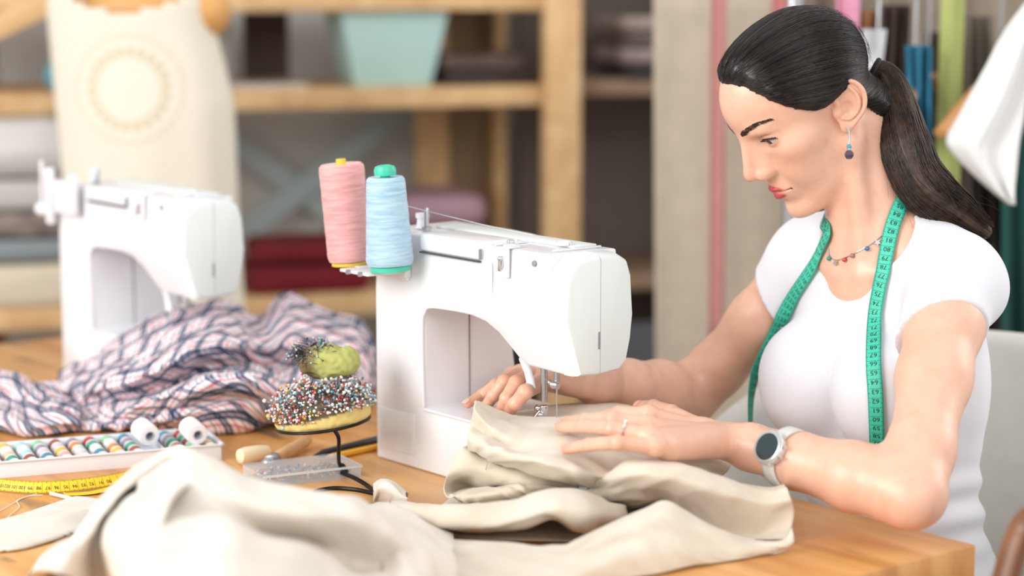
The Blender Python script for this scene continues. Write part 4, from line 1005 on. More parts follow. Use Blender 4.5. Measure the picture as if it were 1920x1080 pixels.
# ================================================================== tape measure round her neck, jewellery, watch
TEAL = mat('teal_tape', '3dc2a4', .5, bump=.2, bscale=900); INK = mat('tape_ink', '12302c', .6)
near = [(1647, 857), (1645, 795), (1643, 743), (1639, 672), (1643, 594), (1650, 550), (1658, 510), (1669, 445), (1678, 410), (1688, 378)]
far = [(1559, 432), (1543, 470), (1527, 503), (1494, 552), (1455, 616), (1430, 664)]
pts, nrm = [], []
for x, y in crom(near, 3):
    p, n = hit2(x, y)
    if p is None: continue
    pts.append(p+n*.0045); nrm.append(n)
# the lower end hangs straight past the bust
nc = NK0+ZD*.030-BF*.005
a0 = math.atan2(*( (pts[-1]-nc)[[1, 0]])); 
p1, n1 = hit(*far[0]); a1 = math.atan2(*((p1-nc)[[1, 0]]))
ab = math.atan2(-BF[1], -BF[0])
def unwrap(a, ref):
    while a-ref > math.pi: a -= 2*math.pi
    while a-ref < -math.pi: a += 2*math.pi
    return a
ztop = pts[-1][2]; a0 = unwrap(a0, ab); a1 = unwrap(a1, ab)
for i in range(1, 14):
    k = i/14; a = a0*(1-k)+a1*k; zz = ztop*(1-k)+p1[2]*k+.022*math.sin(math.pi*k)
    dr = np.array([math.cos(a), math.sin(a), 0]); o = np.array([nc[0], nc[1], zz])+dr*.2
    h = BODYTREE.ray_cast(Vector(o), Vector(-dr))
    q = np.array(h[0]) if h[0] is not None else o-dr*.14; nn = dr*.9+ZD*.35
    if np.linalg.norm(q-np.array([nc[0], nc[1], zz])) > .085: q = np.array([nc[0], nc[1], zz])+dr*.080
    pts.append(q+dr*.003); nrm.append(nn/np.linalg.norm(nn))
for x, y in crom(far, 3):
    p, n = hit2(x, y)
    if p is None: continue
    if y > 600 and abs(float((p-pts[-1]+n*.0045) @ FW)) > .02: continue
    pts.append(p+n*.0045); nrm.append(n)
pe = pts[-1]; Ze = float((pe-CAM) @ FW)
for x, y in ((1417, 695), (1410, 728), (1407, 760), (1407, 792)):
    pts.append(P(x, y, Ze-.004)); nrm.append(nrm[-1]*.8+np.array([.5, -.1, 0]))
nrm = np.array(nrm); nrm /= np.linalg.norm(nrm, axis=1)[:, None]
tape = empty('tape_measure', pts[0]); tag(tape, 'teal green tape measure hanging round the neck of the woman', 'tape measure')
W0 = .0175
band, f, LT = ribbon('band', np.array(pts)-pts[0], nrm, W0, TEAL, tape); f = Fn(f, W0)
nn_ = 30; u54 = .003; per = .00985
# find length of the near strand so that 54..84 fit between its ends
Ls = float(np.linalg.norm(np.diff(np.array(pts)[:len(crom(near, 3))-2], axis=0), axis=1).sum()); per = Ls/30.6
numerals('numerals', f, [(u54+per*i, str(54+i)) for i in range(0, int((LT-.02)/per))], .0088, INK, tape, flip=-1, sq=.85)
ticks('tick_marks', f, .001, LT-.002, W0, INK, tape, step=per/10)
# ---- earring
silver = mat('silver', 'd4d4d8', .2, 1)
q, n = hit(1590, 243)
er = empty('earring', q); tag(er, 'silver drop earring with a small blue and a dark purple stone in her ear', 'earring')
zt = lambda px, py, dz=0: P(px, py, float((q-CAM) @ FW)-.006)-q
b = MB(); b.tube([zt(1588, 238), zt(1592, 247), zt(1593, 258), zt(1592, 266), zt(1591, 270)], [.0014, .0014, .0011, .0006, .0006], 8); b.build('hook', silver, er)
b = MB(); b.sphere(zt(1592, 275), .0031, 8, 6); b.build('blue_stone', mat('blue_stone', '3fa0b8', .1, coat=1), er, 20)
b = MB(); b.lathe([(.0024, 0), (.0024, .002)], zt(1592, 281), (0, 0, 1), 8); b.build('link', silver, er)
b = MB(); b.sphere(zt(1592, 290), .0056, 9, 6); b.build('purple_stone', mat('purple_stone', '4a3348', .08, coat=1), er, 20)
# ---- necklace
nk = [(1655, 440), (1640, 453), (1622, 464), (1605, 474), (1588, 482), (1574, 487), (1562, 486), (1556, 478), (1555, 466)]
np_ = []
for x, y in crom(nk, 5):
    p, n = hit(x, y)
    if p is not None: np_.append(p+n*.0012)
nko = empty('necklace', np_[0]); tag(nko, 'fine silver chain necklace with small coloured beads and star charms', 'necklace')
o0 = np_[0]
b = MB(); b.tube([Vector(p-o0) for p in np_], .0006, 6); b.build('chain', silver, nko)
for x, y, c, nm in ((1557, 485, '1f8a7a', 'green'), (1569, 493, 'd8d8de', 's'), (1586, 487, 'c03030', 'red'), (1600, 479, '9a6a6a', 'rose'), (1626, 466, '1f6a9a', 'blue'), (1645, 455, 'd8d8de', 's')):
    p, n = hit(x, y)
    if p is None: continue
    b = MB()
    if nm == 's':
        t1 = np.cross(n, ZD); t1 /= np.linalg.norm(t1); t2 = np.cross(t1, n); pts_ = []
        for k in range(10):
            r_ = .0046 if k % 2 == 0 else .0020; a = math.pi*k/5; pts_.append(p+n*.002+t1*math.sin(a)*r_-t2*math.cos(a)*r_-o0)
        vs = pts_+[v+n*.0012 for v in pts_]; b.add(vs, [tuple(range(10)), tuple(range(19, 9, -1))]+[(i, (i+1) % 10, 10+(i+1) % 10, 10+i) for i in range(10)]); b.build('star_charm', silver, nko, 20)
    else: b.sphere(p+n*.002-o0, .0029, 10, 8); b.build(nm+'_bead', mat(nm+'_bead', c, .2, coat=1), nko)
# ---- ring
c = LH['ring']; c0 = lerp(c[0], c[1], .68); ax = c[1]-c[0]; ax /= np.linalg.norm(ax); s1 = np.cross(ax, ZD); s1 /= np.linalg.norm(s1); s2 = np.cross(s1, ax)
ro = empty('finger_ring', c0); tag(ro, 'thin silver ring on the near hand of the woman', 'ring')
b = MB(); b.tube([Vector((s1*math.cos(a)+s2*math.sin(a))*.0101) for a in np.linspace(0, 2*math.pi, 33)], .0010, 8, caps=False); b.build('ring_band', silver, ro)
b = MB(); 
for k in range(5): a = math.pi*(.22+.14*k); b.sphere((s1*math.cos(a)+s2*math.sin(a))*.0112, .0012, 8, 6)
b.build('ring_stones', mat('clear_stone', 'e8eef2', .05, coat=1), ro, 20)
# ---- smart watch
ax = (WRL-LH['wrist']); ax /= np.linalg.norm(ax); pw, nw = hit(1448, 842)
cw = lerp(LH['wrist'], ELB, .33); cw = LH['wrist']+ax*float((pw-LH['wrist']) @ ax)
toc = (CAM-pw); toc /= np.linalg.norm(toc); nf = nw*.55+toc*.45+np.array([-.12, 0, .05]); nf -= ax*(nf @ ax); nf = nf/np.linalg.norm(nf); nf = nf+ax*.10; nf /= np.linalg.norm(nf)
wt = empty('smart_watch', M=Matrix.Translation(pw+nf*.001)); tag(wt, 'pale grey round smart watch with a blank dark face on her near wrist', 'watch')
b = MB(); b.lathe([(.0165, -.004), (.0185, -.001), (.0192, .004), (.0185, .0068), (.0172, .0075)], (0, 0, 0), nf, 48); b.build('case', mat('pale_aluminium', 'd9dcdd', .3, .6), wt, 50)
b = MB(); b.lathe([(.0178, .0070), (.0176, .0086), (.0152, .0092), (.0148, .0080), (.0148, .0070)], (0, 0, 0), nf, 64, caps=False); b.build('bezel', mat('grey_bezel', 'b9c2c4', .25, .5), wt, 50)
b = MB(); b.lathe([(.0148, .0070), (.0148, .0083), (0, .0084)], (0, 0, 0), nf, 48); b.build('screen', mat('dark_screen', '10282c', .08, coat=.6), wt, 50)
cs = np.cross(ax, nf); cs /= np.linalg.norm(cs)
for sgn in (-.5, .5):
    q = ax*.018*.85*(-1 if True else 1)+cs*.010*sgn; b = MB(); b.lathe([(.0022, 0), (.0022, .003)], nf*.003-ax*0+(-cs*math.cos(sgn)*0)+(cs*.0+ax*.019*(1))*(1)+cs*.012*sgn, ax, 12); b.build('button', silver, wt)
# strap: ring around the wrist
ctr = cw-pw; sp, sn = [], []
rt = bvh(BV, BQ)
for a in np.linspace(.38, 2*math.pi-.38, 40):
    dr = nf*math.cos(a)+cs*math.sin(a); dr -= ax*(dr @ ax); dr /= np.linalg.norm(dr); o_ = cw+dr*.08; h = rt.ray_cast(Vector(o_), Vector(-dr)); q_ = np.array(h[0]) if h[0] is not None else cw+dr*.026
    if np.linalg.norm(q_-cw) > .04: q_ = cw+dr*.028
    sp.append(q_+dr*.0016-pw); sn.append(dr)
st, _, _ = ribbon('strap', sp, sn, .019, mat('grey_strap', 'cfcfca', .6), wt, thick=.0024)
b = MB()
for sgn in (1, -1): b.box(nf*.0005+cs*.0195*sgn*.92, (.001, .001, .001)); 
for sgn in (1, -1):
    e0 = nf*.001+cs*.0165*sgn; e1 = sp[0 if sgn > 0 else -1]*.9
    Mx = Matrix((ax, cs, np.cross(ax, cs))).transposed(); mid = (e0+e1)/2; b.box(mid, (.020, max(.008, float(np.linalg.norm(e1-e0))+.004), .0055), Mx)
b.build('lugs', mat('pale_aluminium', 'd9dcdd', .3, .6), wt, bevel=.0015)
# ================================================================== cloth heaps on the table
def AB(w): r = np.asarray(w)-A0; return np.array([r @ RD, r @ VD])
def inpoly(x, y, poly_):
    c = np.zeros(x.shape, bool); n = len(poly_)
    for i in range(n):
        x1, y1 = poly_[i]; x2, y2 = poly_[(i+1) % n]; k = ((y1 > y) != (y2 > y)) & (x < (x2-x1)*(y-y1)/(y2-y1+1e-12)+x1); c ^= k
    return c
def polydist(x, y, pl, closed=True):
    d = np.full(x.shape, 9.); n = len(pl)
    for i in range(n if closed else n-1):
        a = np.array(pl[i]); b = np.array(pl[(i+1) % n]); ba = b-a; h = np.clip(((x-a[0])*ba[0]+(y-a[1])*ba[1])/(ba @ ba+1e-12), 0, 1)
        d = np.minimum(d, np.hypot(x-a[0]-h*ba[0], y-a[1]-h*ba[1]))
    return d
def ridge(x, y, pts, rough=.0):
    """pts (px,py,h,w): crest points with height and half width -> height field"""
    q = crom([list(AB(T(p[0], p[1], p[2])))+[p[2], p[3]] for p in pts], 5); H = np.zeros(x.shape)
    best = np.full(x.shape, 9.)
    for i in range(len(q)-1):
        a, b = q[i], q[i+1]; ba = b[:2]-a[:2]; h = np.clip(((x-a[0])*ba[0]+(y-a[1])*ba[1])/(ba @ ba+1e-12), 0, 1)
        d = np.hypot(x-a[0]-h*ba[0], y-a[1]-h*ba[1]); hh = a[2]+(b[2]-a[2])*h; w = a[3]+(b[3]-a[3])*h
        t = np.clip(d/w, 0, 1.8); pr = np.exp(-t*t*1.1)*np.clip(1.8-t, 0, .25)*4
        H = np.maximum(H, hh*pr)
    return H
def softmax_(a, b, k=.012):
    h = np.clip(.5+.5*(a-b)/k, 0, 1); return b+(a-b)*h+k*h*(1-h)
def cloth(name, outline, ridges, m, label, cat, base=None, step=.004, wr=(.004, 22), wr2=(.0015, 70), seed=1, edge=.02, thick=.0012, aniso=(.006, 24), dirn=.25, uvk=1.0, push=.25, group=None, valleys=()):
    ol = [tuple(AB(T(*p))) for p in outline]; ol = [tuple(v) for v in crom(ol+[ol[0]], 4)[:-1]]
    o_ = np.array(ol); lo, hi = o_.min(0)-.01, o_.max(0)+.01; nx, ny = ((hi-lo)/step).astype(int)+1
    x, y = np.meshgrid(lo[0]+np.arange(nx)*step, lo[1]+np.arange(ny)*step, indexing='ij')
    ins = inpoly(x, y, ol); ed = polydist(x, y, ol)
    wx = x+.012*vnoise(x*9, y*9, seed=seed); wy = y+.012*vnoise(x*9+5, y*9, seed=seed+3)
    H = np.full(x.shape, .003)
    B0 = base(x, y) if base is not None else np.zeros(x.shape)
    for r_ in ridges: H = softmax_(H, ridge(wx, wy, r_), .005)
    H = softmax_(H, B0+.0015, .004) if base is not None else H
    for v in valleys:
        q = crom([list(AB(T(p[0], p[1], p[2])))+[p[3]] for p in v], 5); d = polydist(wx, wy, [tuple(k[:2]) for k in q], False); H = H-np.minimum(H*.7, v[0][4]*np.exp(-(d/v[0][3])**2))
    amp = np.clip((H-B0)/.025, .12, 1); XX = wx*RD[0]+wy*VD[0]; YY = wx*RD[1]+wy*VD[1]; ca, sa = math.cos(dirn), math.sin(dirn); P1 = XX*ca+YY*sa; P2 = -XX*sa+YY*ca+.02*vnoise(XX*6, YY*6, seed=seed+30)
    an = 1-2.2*np.abs(vnoise(P1*aniso[1]*.28, P2*aniso[1], seed=seed+11)); an2 = 1-2.2*np.abs(vnoise(P1*aniso[1]*.6+P2*14, P2*aniso[1]*1.9-P1*10, seed=seed+12)); H = H+amp*aniso[0]*(an+.45*an2)
    rid = 1-np.abs(vnoise(wx*wr[1]*.8, wy*wr[1]*.8+3, seed=seed+7))*2
    H = H+amp*(wr[0]*(vnoise(wx*wr[1], wy*wr[1], seed=seed)+.6*rid)+wr2[0]*vnoise(wx*wr2[1], wy*wr2[1], seed=seed+1))
    fl = .0018 if base is None else np.maximum(.0018, base(x, y)+.001); H = np.maximum(H, fl)
    e = np.clip(ed/edge, 0, 1); e = e*(2-e); H = fl+(H-fl)*e
    gx, gy = np.gradient(H, step); X = x-gx*push*H; Y = y-gy*push*H      # lean the folds over
    W = A0+X[..., None]*RD+Y[..., None]*VD; W[..., 2] = TZ+H
    W0_ = W[nx//2, ny//2].copy()
    # unrolled parametrisation for weave / plaid
    H2 = H.copy()
    for _ in range(10): H2[1:-1, 1:-1] = (H2[1:-1, 1:-1]*2+H2[:-2, 1:-1]+H2[2:, 1:-1]+H2[1:-1, :-2]+H2[1:-1, 2:])/6
    gx2, gy2 = np.gradient(H2, step); su = x+.9*H2*np.tanh(gx2)*1.0+.5*H2; sv = y+.9*H2*np.tanh(gy2)-.35*H2
    su = su+.05*vnoise(x*3.5, y*3.5, seed=seed+20)+.012*vnoise(x*14, y*14, seed=seed+24); sv = sv+.05*vnoise(x*3.5, y*3.5, seed=seed+21)+.012*vnoise(x*14, y*14, seed=seed+25)
    onx = np.full(x.shape, 9.); opx = x.copy(); opy = y.copy()
    for i in range(len(ol)):
        a = np.array(ol[i]); b_ = np.array(ol[(i+1) % len(ol)]); ba = b_-a; h = np.clip(((x-a[0])*ba[0]+(y-a[1])*ba[1])/(ba @ ba+1e-12), 0, 1); dd = np.hypot(x-a[0]-h*ba[0], y-a[1]-h*ba[1]); k = dd < onx; onx[k] = dd[k]; opx[k] = (a[0]+h*ba[0])[k]; opy[k] = (a[1]+h*ba[1])[k]
    snap = (~ins) & (onx < step*.8) | (ins & (onx < step*.3)); ins = ins | snap; Hs = fl if not hasattr(fl, 'shape') else fl[snap]; W[snap] = (A0+opx[..., None]*RD+opy[..., None]*VD)[snap]; W[..., 2][snap] = TZ+Hs
    o = grid_mesh(name, W-W0_, m, uv=np.stack([su*uvk, sv*uvk], -1), mask=ins); o.location = W0_; solidify(o, thick, 1); tag(o, label, cat, group); return o, (x, y, H, ins)
def linen_mat(name, c1, c2):
    m = bpy.data.materials.new(name); m.use_nodes = True; nt = m.node_tree; b = nt.nodes['Principled BSDF']; L = nt.links.new
    uv = N(nt, 'ShaderNodeUVMap'); mp = N(nt, 'ShaderNodeMapping'); mp.inputs['Scale'].default_value = (1, 1, 1); L(uv.outputs[0], mp.inputs[0])
    n = N(nt, 'ShaderNodeTexNoise'); n.inputs['Scale'].default_value = 14; n.inputs['Detail'].default_value = 4; L(mp.outputs[0], n.inputs['Vector'])
    ws = []
    for d in ('X', 'Y'):
        w = N(nt, 'ShaderNodeTexWave', bands_direction=d); w.inputs['Scale'].default_value = 210; w.inputs['Distortion'].default_value = 3; w.inputs['Detail'].default_value = 2; w.inputs['Detail Scale'].default_value = 2; L(mp.outputs[0], w.inputs['Vector']); ws.append(w)
    a = N(nt, 'ShaderNodeMath', operation='MULTIPLY'); L(ws[0].outputs['Fac'], a.inputs[0]); L(ws[1].outputs['Fac'], a.inputs[1])
    ad = N(nt, 'ShaderNodeMath', operation='MULTIPLY_ADD'); ad.inputs[1].default_value = .35; L(a.outputs[0], ad.inputs[0]); L(n.outputs['Fac'], ad.inputs[2])
    r = N(nt, 'ShaderNodeValToRGB'); r.color_ramp.elements[0].color = lin(c1); r.color_ramp.elements[1].color = lin(c2); r.color_ramp.elements[0].position = .35; r.color_ramp.elements[1].position = .8
    L(ad.outputs[0], r.inputs[0]); L(r.outputs[0], b.inputs['Base Color']); b.inputs['Roughness'].default_value = .9; b.inputs['Sheen Weight'].default_value = .2
    bp = N(nt, 'ShaderNodeBump'); bp.inputs['Strength'].default_value = .35; bp.inputs['Distance'].default_value = .0006; L(a.outputs[0], bp.inputs['Height']); L(bp.outputs[0], b.inputs['Normal']); MATS[name] = m; return m
LIN = linen_mat('beige_linen', 'cdbfaa', 'e6dccd'); LIN2 = linen_mat('pale_linen', 'd6cbbd', 'e8e1d7')
def bed_base(x, y):
    dx = np.maximum(np.maximum(-.002-x, x-.402), 0); dy = np.maximum(np.maximum(-.002-y, y-.150), 0); d = np.hypot(dx, dy)
    return np.maximum(0, .0795-np.maximum(0, d-.004)*2.2)*(x > .15)
def bed_low(x, y): return bed_base(x, y)
def sheet(rows, nu=12, ncol=70, wr=(.0012, 60), rid=(.0022, 18), seed=0, keep=.25):
    """loft a cloth surface through rows of (px,py,h) control points; returns verts grid and uv"""
    R_ = []
    for r_ in rows:
        q = np.array([T(*p) for p in r_]); px_ = np.array([p[0] for p in r_], float); zz = (q-CAM) @ FW; deg = min(3, len(r_)-2)
        pf = np.polyval(np.polyfit(px_-px_.mean(), zz, deg), px_-px_.mean()); zn = pf*(1-keep)+zz*keep     # keep each fold at an even distance
        lim = np.array([(T(p[0], p[1], .0025)-CAM) @ FW for p in r_]); zn = np.minimum(zn, lim); q = np.array([P(p[0], p[1], z_) for p, z_ in zip(r_, zn)])
        c = crom(q, 12); k = np.linspace(0, len(c)-1, ncol); i0 = np.clip(k.astype(int), 0, len(c)-2); f = (k-i0)[:, None]; R_.append(c[i0]*(1-f)+c[i0+1]*f)
    R_ = np.array(R_); G = np.stack([crom(R_[:, j], nu) for j in range(ncol)], 1)     # (U, ncol, 3)
    du = np.concatenate([np.zeros((1, ncol)), np.cumsum(np.linalg.norm(np.diff(G, axis=0), axis=2), 0)]); dv = np.concatenate([np.zeros((G.shape[0], 1)), np.cumsum(np.linalg.norm(np.diff(G, axis=1), axis=2), 1)], 1)
    a = np.gradient(G, axis=0); b = np.gradient(G, axis=1); n = np.cross(a, b); n /= np.linalg.norm(n, axis=2)[..., None]+1e-9
    if n[..., 2].mean() < 0: n = -n
    e = np.minimum(1, np.minimum(np.arange(G.shape[0])[:, None], np.arange(G.shape[0])[::-1][:, None])/4)
    x, y = du, dv; w = rid[0]*(1-2.4*np.abs(vnoise(x*rid[1]*1.4+.3*vnoise(x*9, y*9, seed=seed+5), y*rid[1]*.45, seed=seed)))+rid[0]*.6*(1-2.4*np.abs(vnoise(x*rid[1]*.8+y*20, y*rid[1]*1.3-x*9, seed=seed+3)))+wr[0]*.5*vnoise(x*wr[1], y*wr[1], seed=seed+2)
    G = G+n*(w*(.25+.75*e))[..., None]; G[..., 2] = np.maximum(G[..., 2], TZ+.0016)
    return G, np.stack([du, dv], -1)
def sheets(name, lst, m, label, cat, loc):
    V, F, U = [], [], []; nv = 0
    for k, rows in enumerate(lst):
        kw = {}
        if isinstance(rows, tuple): rows, kw = rows
        G, uv = sheet(rows, seed=31+k*7, **kw); a_, b_ = G.shape[:2]; idx = np.arange(a_*b_).reshape(a_, b_)+nv
        F.append(np.stack([idx[:-1, :-1], idx[1:, :-1], idx[1:, 1:], idx[:-1, 1:]], -1).reshape(-1, 4)); V.append(G.reshape(-1, 3)); U.append(uv.reshape(-1, 2)+k*.37); nv += a_*b_
    V = np.concatenate(V); F = np.concatenate(F); U = np.concatenate(U); me = bpy.data.meshes.new(name); me.from_pydata((V-loc).tolist(), [], F.tolist()); l = me.uv_layers.new(name='UVMap'); l.data.foreach_set('uv', U[F.reshape(-1)].astype(np.float32).ravel())
    o = link(name, me, m, None, 180); o.location = loc; solidify(o, .0011, 0); tag(o, label, cat); return o
S1 = [[(903, 760, .085), (960, 770, .083), (1010, 764, .0815), (1060, 757, .0815), (1130, 753, .082), (1200, 766, .084), (1300, 800, .078), (1380, 845, .04)],
      [(892, 750, .118), (930, 782, .110), (985, 792, .094), (1040, 790, .086), (1100, 792, .084), (1180, 815, .083), (1280, 842, .074), (1370, 872, .045)],
      [(888, 766, .117), (928, 806, .104), (975, 822, .094), (1030, 812, .088), (1090, 815, .086), (1165, 842, .082), (1260, 862, .070), (1355, 888, .035)],
      [(883, 795, .100), (922, 824, .088), (963, 846, .080), (1015, 838, .086), (1080, 840, .086), (1150, 866, .074), (1240, 882, .06), (1340, 900, .03)],
      [(879, 822, .090), (916, 836, .093), (960, 852, .092), (1018, 862, .090), (1080, 876, .082), (1145, 893, .068), (1235, 898, .05), (1335, 912, .022)],
      [(880, 836, .076), (912, 852, .080), (955, 866, .080), (1012, 880, .076), (1072, 894, .068), (1138, 908, .054), (1230, 910, .035), (1330, 922, .012)],
      [(890, 842, .062), (918, 860, .058), (955, 872, .060), (1008, 890, .058), (1066, 904, .052), (1130, 916, .042), (1225, 918, .02), (1325, 930, .006)],
      [(900, 838, .060), (922, 850, .050), (955, 862, .048), (1004, 882, .046), (1062, 900, .042), (1126, 914, .032), (1222, 916, .012), (1322, 930, .004)]]
S2 = [[(900, 842, .060), (935, 858, .050), (980, 872, .046), (1040, 890, .044), (1110, 908, .03)],
      [(872, 836, .072), (905, 858, .062), (950, 874, .056), (1012, 890, .052), (1090, 908, .036)],
      [(852, 858, .060), (888, 874, .056), (935, 886, .052), (1000, 898, .050), (1080, 914, .034)],
      [(838, 892, .042), (872, 892, .040), (920, 900, .042), (990, 908, .044), (1070, 920, .030)],
      [(835, 915, .026), (866, 912, .018), (905, 915, .024), (975, 918, .034), (1055, 928, .024)],
      [(838, 930, .020), (872, 928, .026), (925, 920, .038), (990, 908, .046), (1060, 918, .036)],
      [(850, 938, .012), (888, 942, .018), (940, 936, .026), (1000, 924, .034), (1064, 928, .024)],
      [(862, 936, .003), (895, 940, .003), (945, 936, .003), (1005, 926, .003), (1066, 928, .003)]]
S3 = [[(1100, 885, .03), (1190, 888, .03), (1258, 890, .028), (1345, 910, .015), (1425, 930, .008), (1470, 935, .004)],
      [(1125, 884, .066), (1195, 866, .088), (1263, 870, .083), (1345, 896, .064), (1432, 918, .050), (1472, 912, .052)],
      [(1118, 900, .062), (1190, 886, .084), (1260, 890, .080), (1345, 916, .061), (1432, 938, .048), (1483, 934, .046)],
      [(1110, 915, .045), (1184, 910, .066), (1254, 914, .064), (1340, 940, .046), (1432, 965, .032), (1490, 960, .030)],
      [(1080, 926, .030), (1176, 944, .032), (1248, 936, .040), (1320, 972, .020), (1395, 1004, .006), (1484, 988, .016)],
      [(1085, 930, .004), (1176, 948, .004), (1248, 945, .004), (1322, 976, .003), (1400, 1008, .003), (1476, 1012, .006)]]
S4 = [[(700, 1000, .004), (860, 1012, .020), (960, 1019, .020), (1045, 1024, .022), (1090, 1005, .035), (1200, 957, .047), (1246, 939, .056), (1285, 958, .046), (1333, 985, .028), (1400, 1010, .012), (1465, 1014, .012), (1486, 990, .022)],
      [(700, 1020, .006), (860, 1025, .030), (960, 1032, .032), (1045, 1036, .032), (1095, 1020, .040), (1190, 982, .048), (1248, 965, .052), (1295, 985, .040), (1345, 1002, .024), (1405, 1019, .012), (1468, 1022, .014), (1488, 1006, .014)],
      [(710, 1050, .006), (860, 1048, .026), (960, 1052, .026), (1045, 1052, .026), (1100, 1045, .030), (1180, 1015, .036), (1245, 1000, .036), (1300, 1015, .026), (1350, 1026, .016), (1410, 1030, .009), (1466, 1027, .009), (1482, 1020, .008)],
      [(720, 1080, .004), (860, 1075, .022), (960, 1080, .020), (1045, 1080, .018), (1100, 1070, .022), (1170, 1045, .024), (1240, 1035, .022), (1300, 1040, .014), (1352, 1044, .008), (1410, 1040, .005), (1462, 1031, .005), (1478, 1025, .004)],
      [(730, 1110, .002), (860, 1115, .003), (960, 1120, .003), (1045, 1115, .003), (1110, 1100, .003), (1170, 1085, .003), (1235, 1075, .003), (1297, 1060, .003), (1350, 1054, .003), (1408, 1044, .003), (1460, 1033, .003), (1476, 1028, .003)]]
S5 = [[(735, 938, .006), (830, 948, .008), (930, 952, .010), (1010, 938, .018), (1060, 932, .018), (1120, 946, .018), (1180, 968, .006)],
      [(733, 946, .028), (830, 944, .042), (930, 944, .048), (1013, 922, .060), (1060, 918, .060), (1115, 930, .054), (1172, 952, .036)],
      [(740, 960, .028), (828, 962, .040), (925, 964, .046), (1005, 948, .058), (1058, 944, .060), (1118, 958, .050), (1176, 968, .028)],
      [(748, 974, .016), (824, 988, .026), (912, 992, .030), (985, 978, .042), (1040, 966, .050), (1100, 985, .036), (1170, 982, .016)],
      [(756, 975, .006), (824, 992, .012), (910, 998, .014), (982, 988, .026), (1040, 972, .040), (1092, 998, .020), (1165, 985, .006)],
      [(760, 968, .003), (824, 984, .004), (910, 990, .006), (984, 978, .014), (1042, 960, .026), (1094, 990, .008), (1160, 980, .003)]]
S0 = [[(880, 870, .003), (960, 890, .003), (1060, 900, .003), (1160, 905, .003), (1280, 915, .003), (1420, 935, .003)],
      [(850, 930, .003), (940, 950, .004), (1050, 955, .004), (1160, 960, .004), (1290, 965, .003), (1440, 975, .003)],
      [(740, 1000, .003), (900, 1010, .004), (1030, 1015, .004), (1160, 1015, .003), (1300, 1015, .003), (1440, 1010, .003)]]
sheets('linen_fabric', [S1, S2, S3, S4, S5, (S0, {'rid': (.0008, 18)})], LIN, 'beige linen fabric being sewn, heaped in folds from the needle down onto the table', 'fabric', T(1100, 950, 0))
F1 = [[(46, 1100, .003), (80, 1050, .006), (126, 1020, .012), (175, 966, .02), (228, 925, .03), (278, 900, .035), (330, 888, .04), (390, 892, .04)],
      [(64, 1068, .050), (94, 1026, .060), (143, 1000, .070), (188, 938, .085), (237, 892, .100), (282, 860, .112), (327, 842, .122), (371, 851, .122)],
      [(112, 1078, .072), (130, 1040, .080), (165, 1005, .090), (205, 948, .102), (248, 905, .112), (290, 872, .122), (330, 853, .128), (372, 859, .128)],
      [(200, 1105, .050), (190, 1060, .055), (186, 1003, .064), (212, 955, .075), (254, 911, .088), (294, 882, .104), (332, 869, .114), (374, 870, .120)],
      [(236, 1110, .095), (224, 1060, .100), (226, 1005, .106), (243, 960, .113), (274, 922, .118), (308, 893, .123), (342, 878, .127), (384, 876, .130)],
      [(330, 1120, .110), (310, 1070, .118), (300, 1020, .122), (305, 975, .126), (322, 940, .130), (345, 915, .132), (372, 898, .133), (405, 892, .133)]]
F2 = [[(265, 919, 0.010), (340, 905, 0.030), (392, 915, .03), (445, 925, .025), (505, 945, .02), (592, 960, .015), (680, 968, .010), (722, 980, .006), (778, 1005, .004), (842, 1055, .003)],
      [(267, 864, 0.102), (342, 850, 0.122), (378, 852, .122), (428, 877, .121), (470, 898, .118), (577, 921, .112), (664, 930, .100), (703, 952, .085), (757, 980, .062), (824, 1034, .036)],
      [(260, 904, 0.112), (335, 890, 0.132), (385, 895, .135), (438, 918, .132), (495, 945, .126), (588, 962, .118), (660, 972, .106), (708, 990, .088), (765, 1015, .066), (826, 1055, .038)],
      [(250, 954, 0.112), (325, 950, 0.132), (382, 952, .135), (432, 968, .112), (486, 1003, .088), (575, 1018, .075), (630, 1044, .060), (664, 1068, .046), (742, 1072, .052), (806, 1085, .030)],
      [(245, 989, 0.114), (320, 985, 0.134), (378, 985, .142), (430, 984, .144), (482, 1012, .138), (562, 1034, .128), (614, 1062, .112), (652, 1090, .090), (732, 1105, .056), (795, 1112, .028)],
      [(225, 1084, 0.112), (300, 1080, 0.132), (368, 1085, .142), (430, 1085, .142), (500, 1100, .132), (570, 1125, .112), (622, 1145, .090), (665, 1160, .06), (735, 1160, .03), (795, 1155, .012)],
      [(205, 1204, 0.040), (280, 1200, 0.060), (360, 1215, .060), (430, 1220, .060), (500, 1225, .055), (570, 1225, .045), (622, 1225, .03), (680, 1220, .02), (740, 1210, .01), (800, 1190, .004)]]
F3 = [[(690, 948, .020), (720, 942, .030), (760, 955, .032), (800, 975, .026), (850, 1000, .018)],
      [(700, 975, .050), (735, 965, .058), (772, 980, .054), (815, 1005, .040), (856, 1030, .024)],
      [(710, 1020, .060), (750, 1015, .066), (790, 1030, .058), (825, 1050, .040), (860, 1065, .018)],
      [(720, 1090, .040), (760, 1090, .044), (800, 1095, .038), (830, 1100, .022), (865, 1105, .004)]]
sheets('linen_fabric', [(F1, {'rid': (.0018, 8)}), (F2, {'rid': (.0018, 7)}), F3], LIN2, 'pale linen fabric heaped out of focus on the table in the foreground', 'fabric', T(450, 1060, 0))
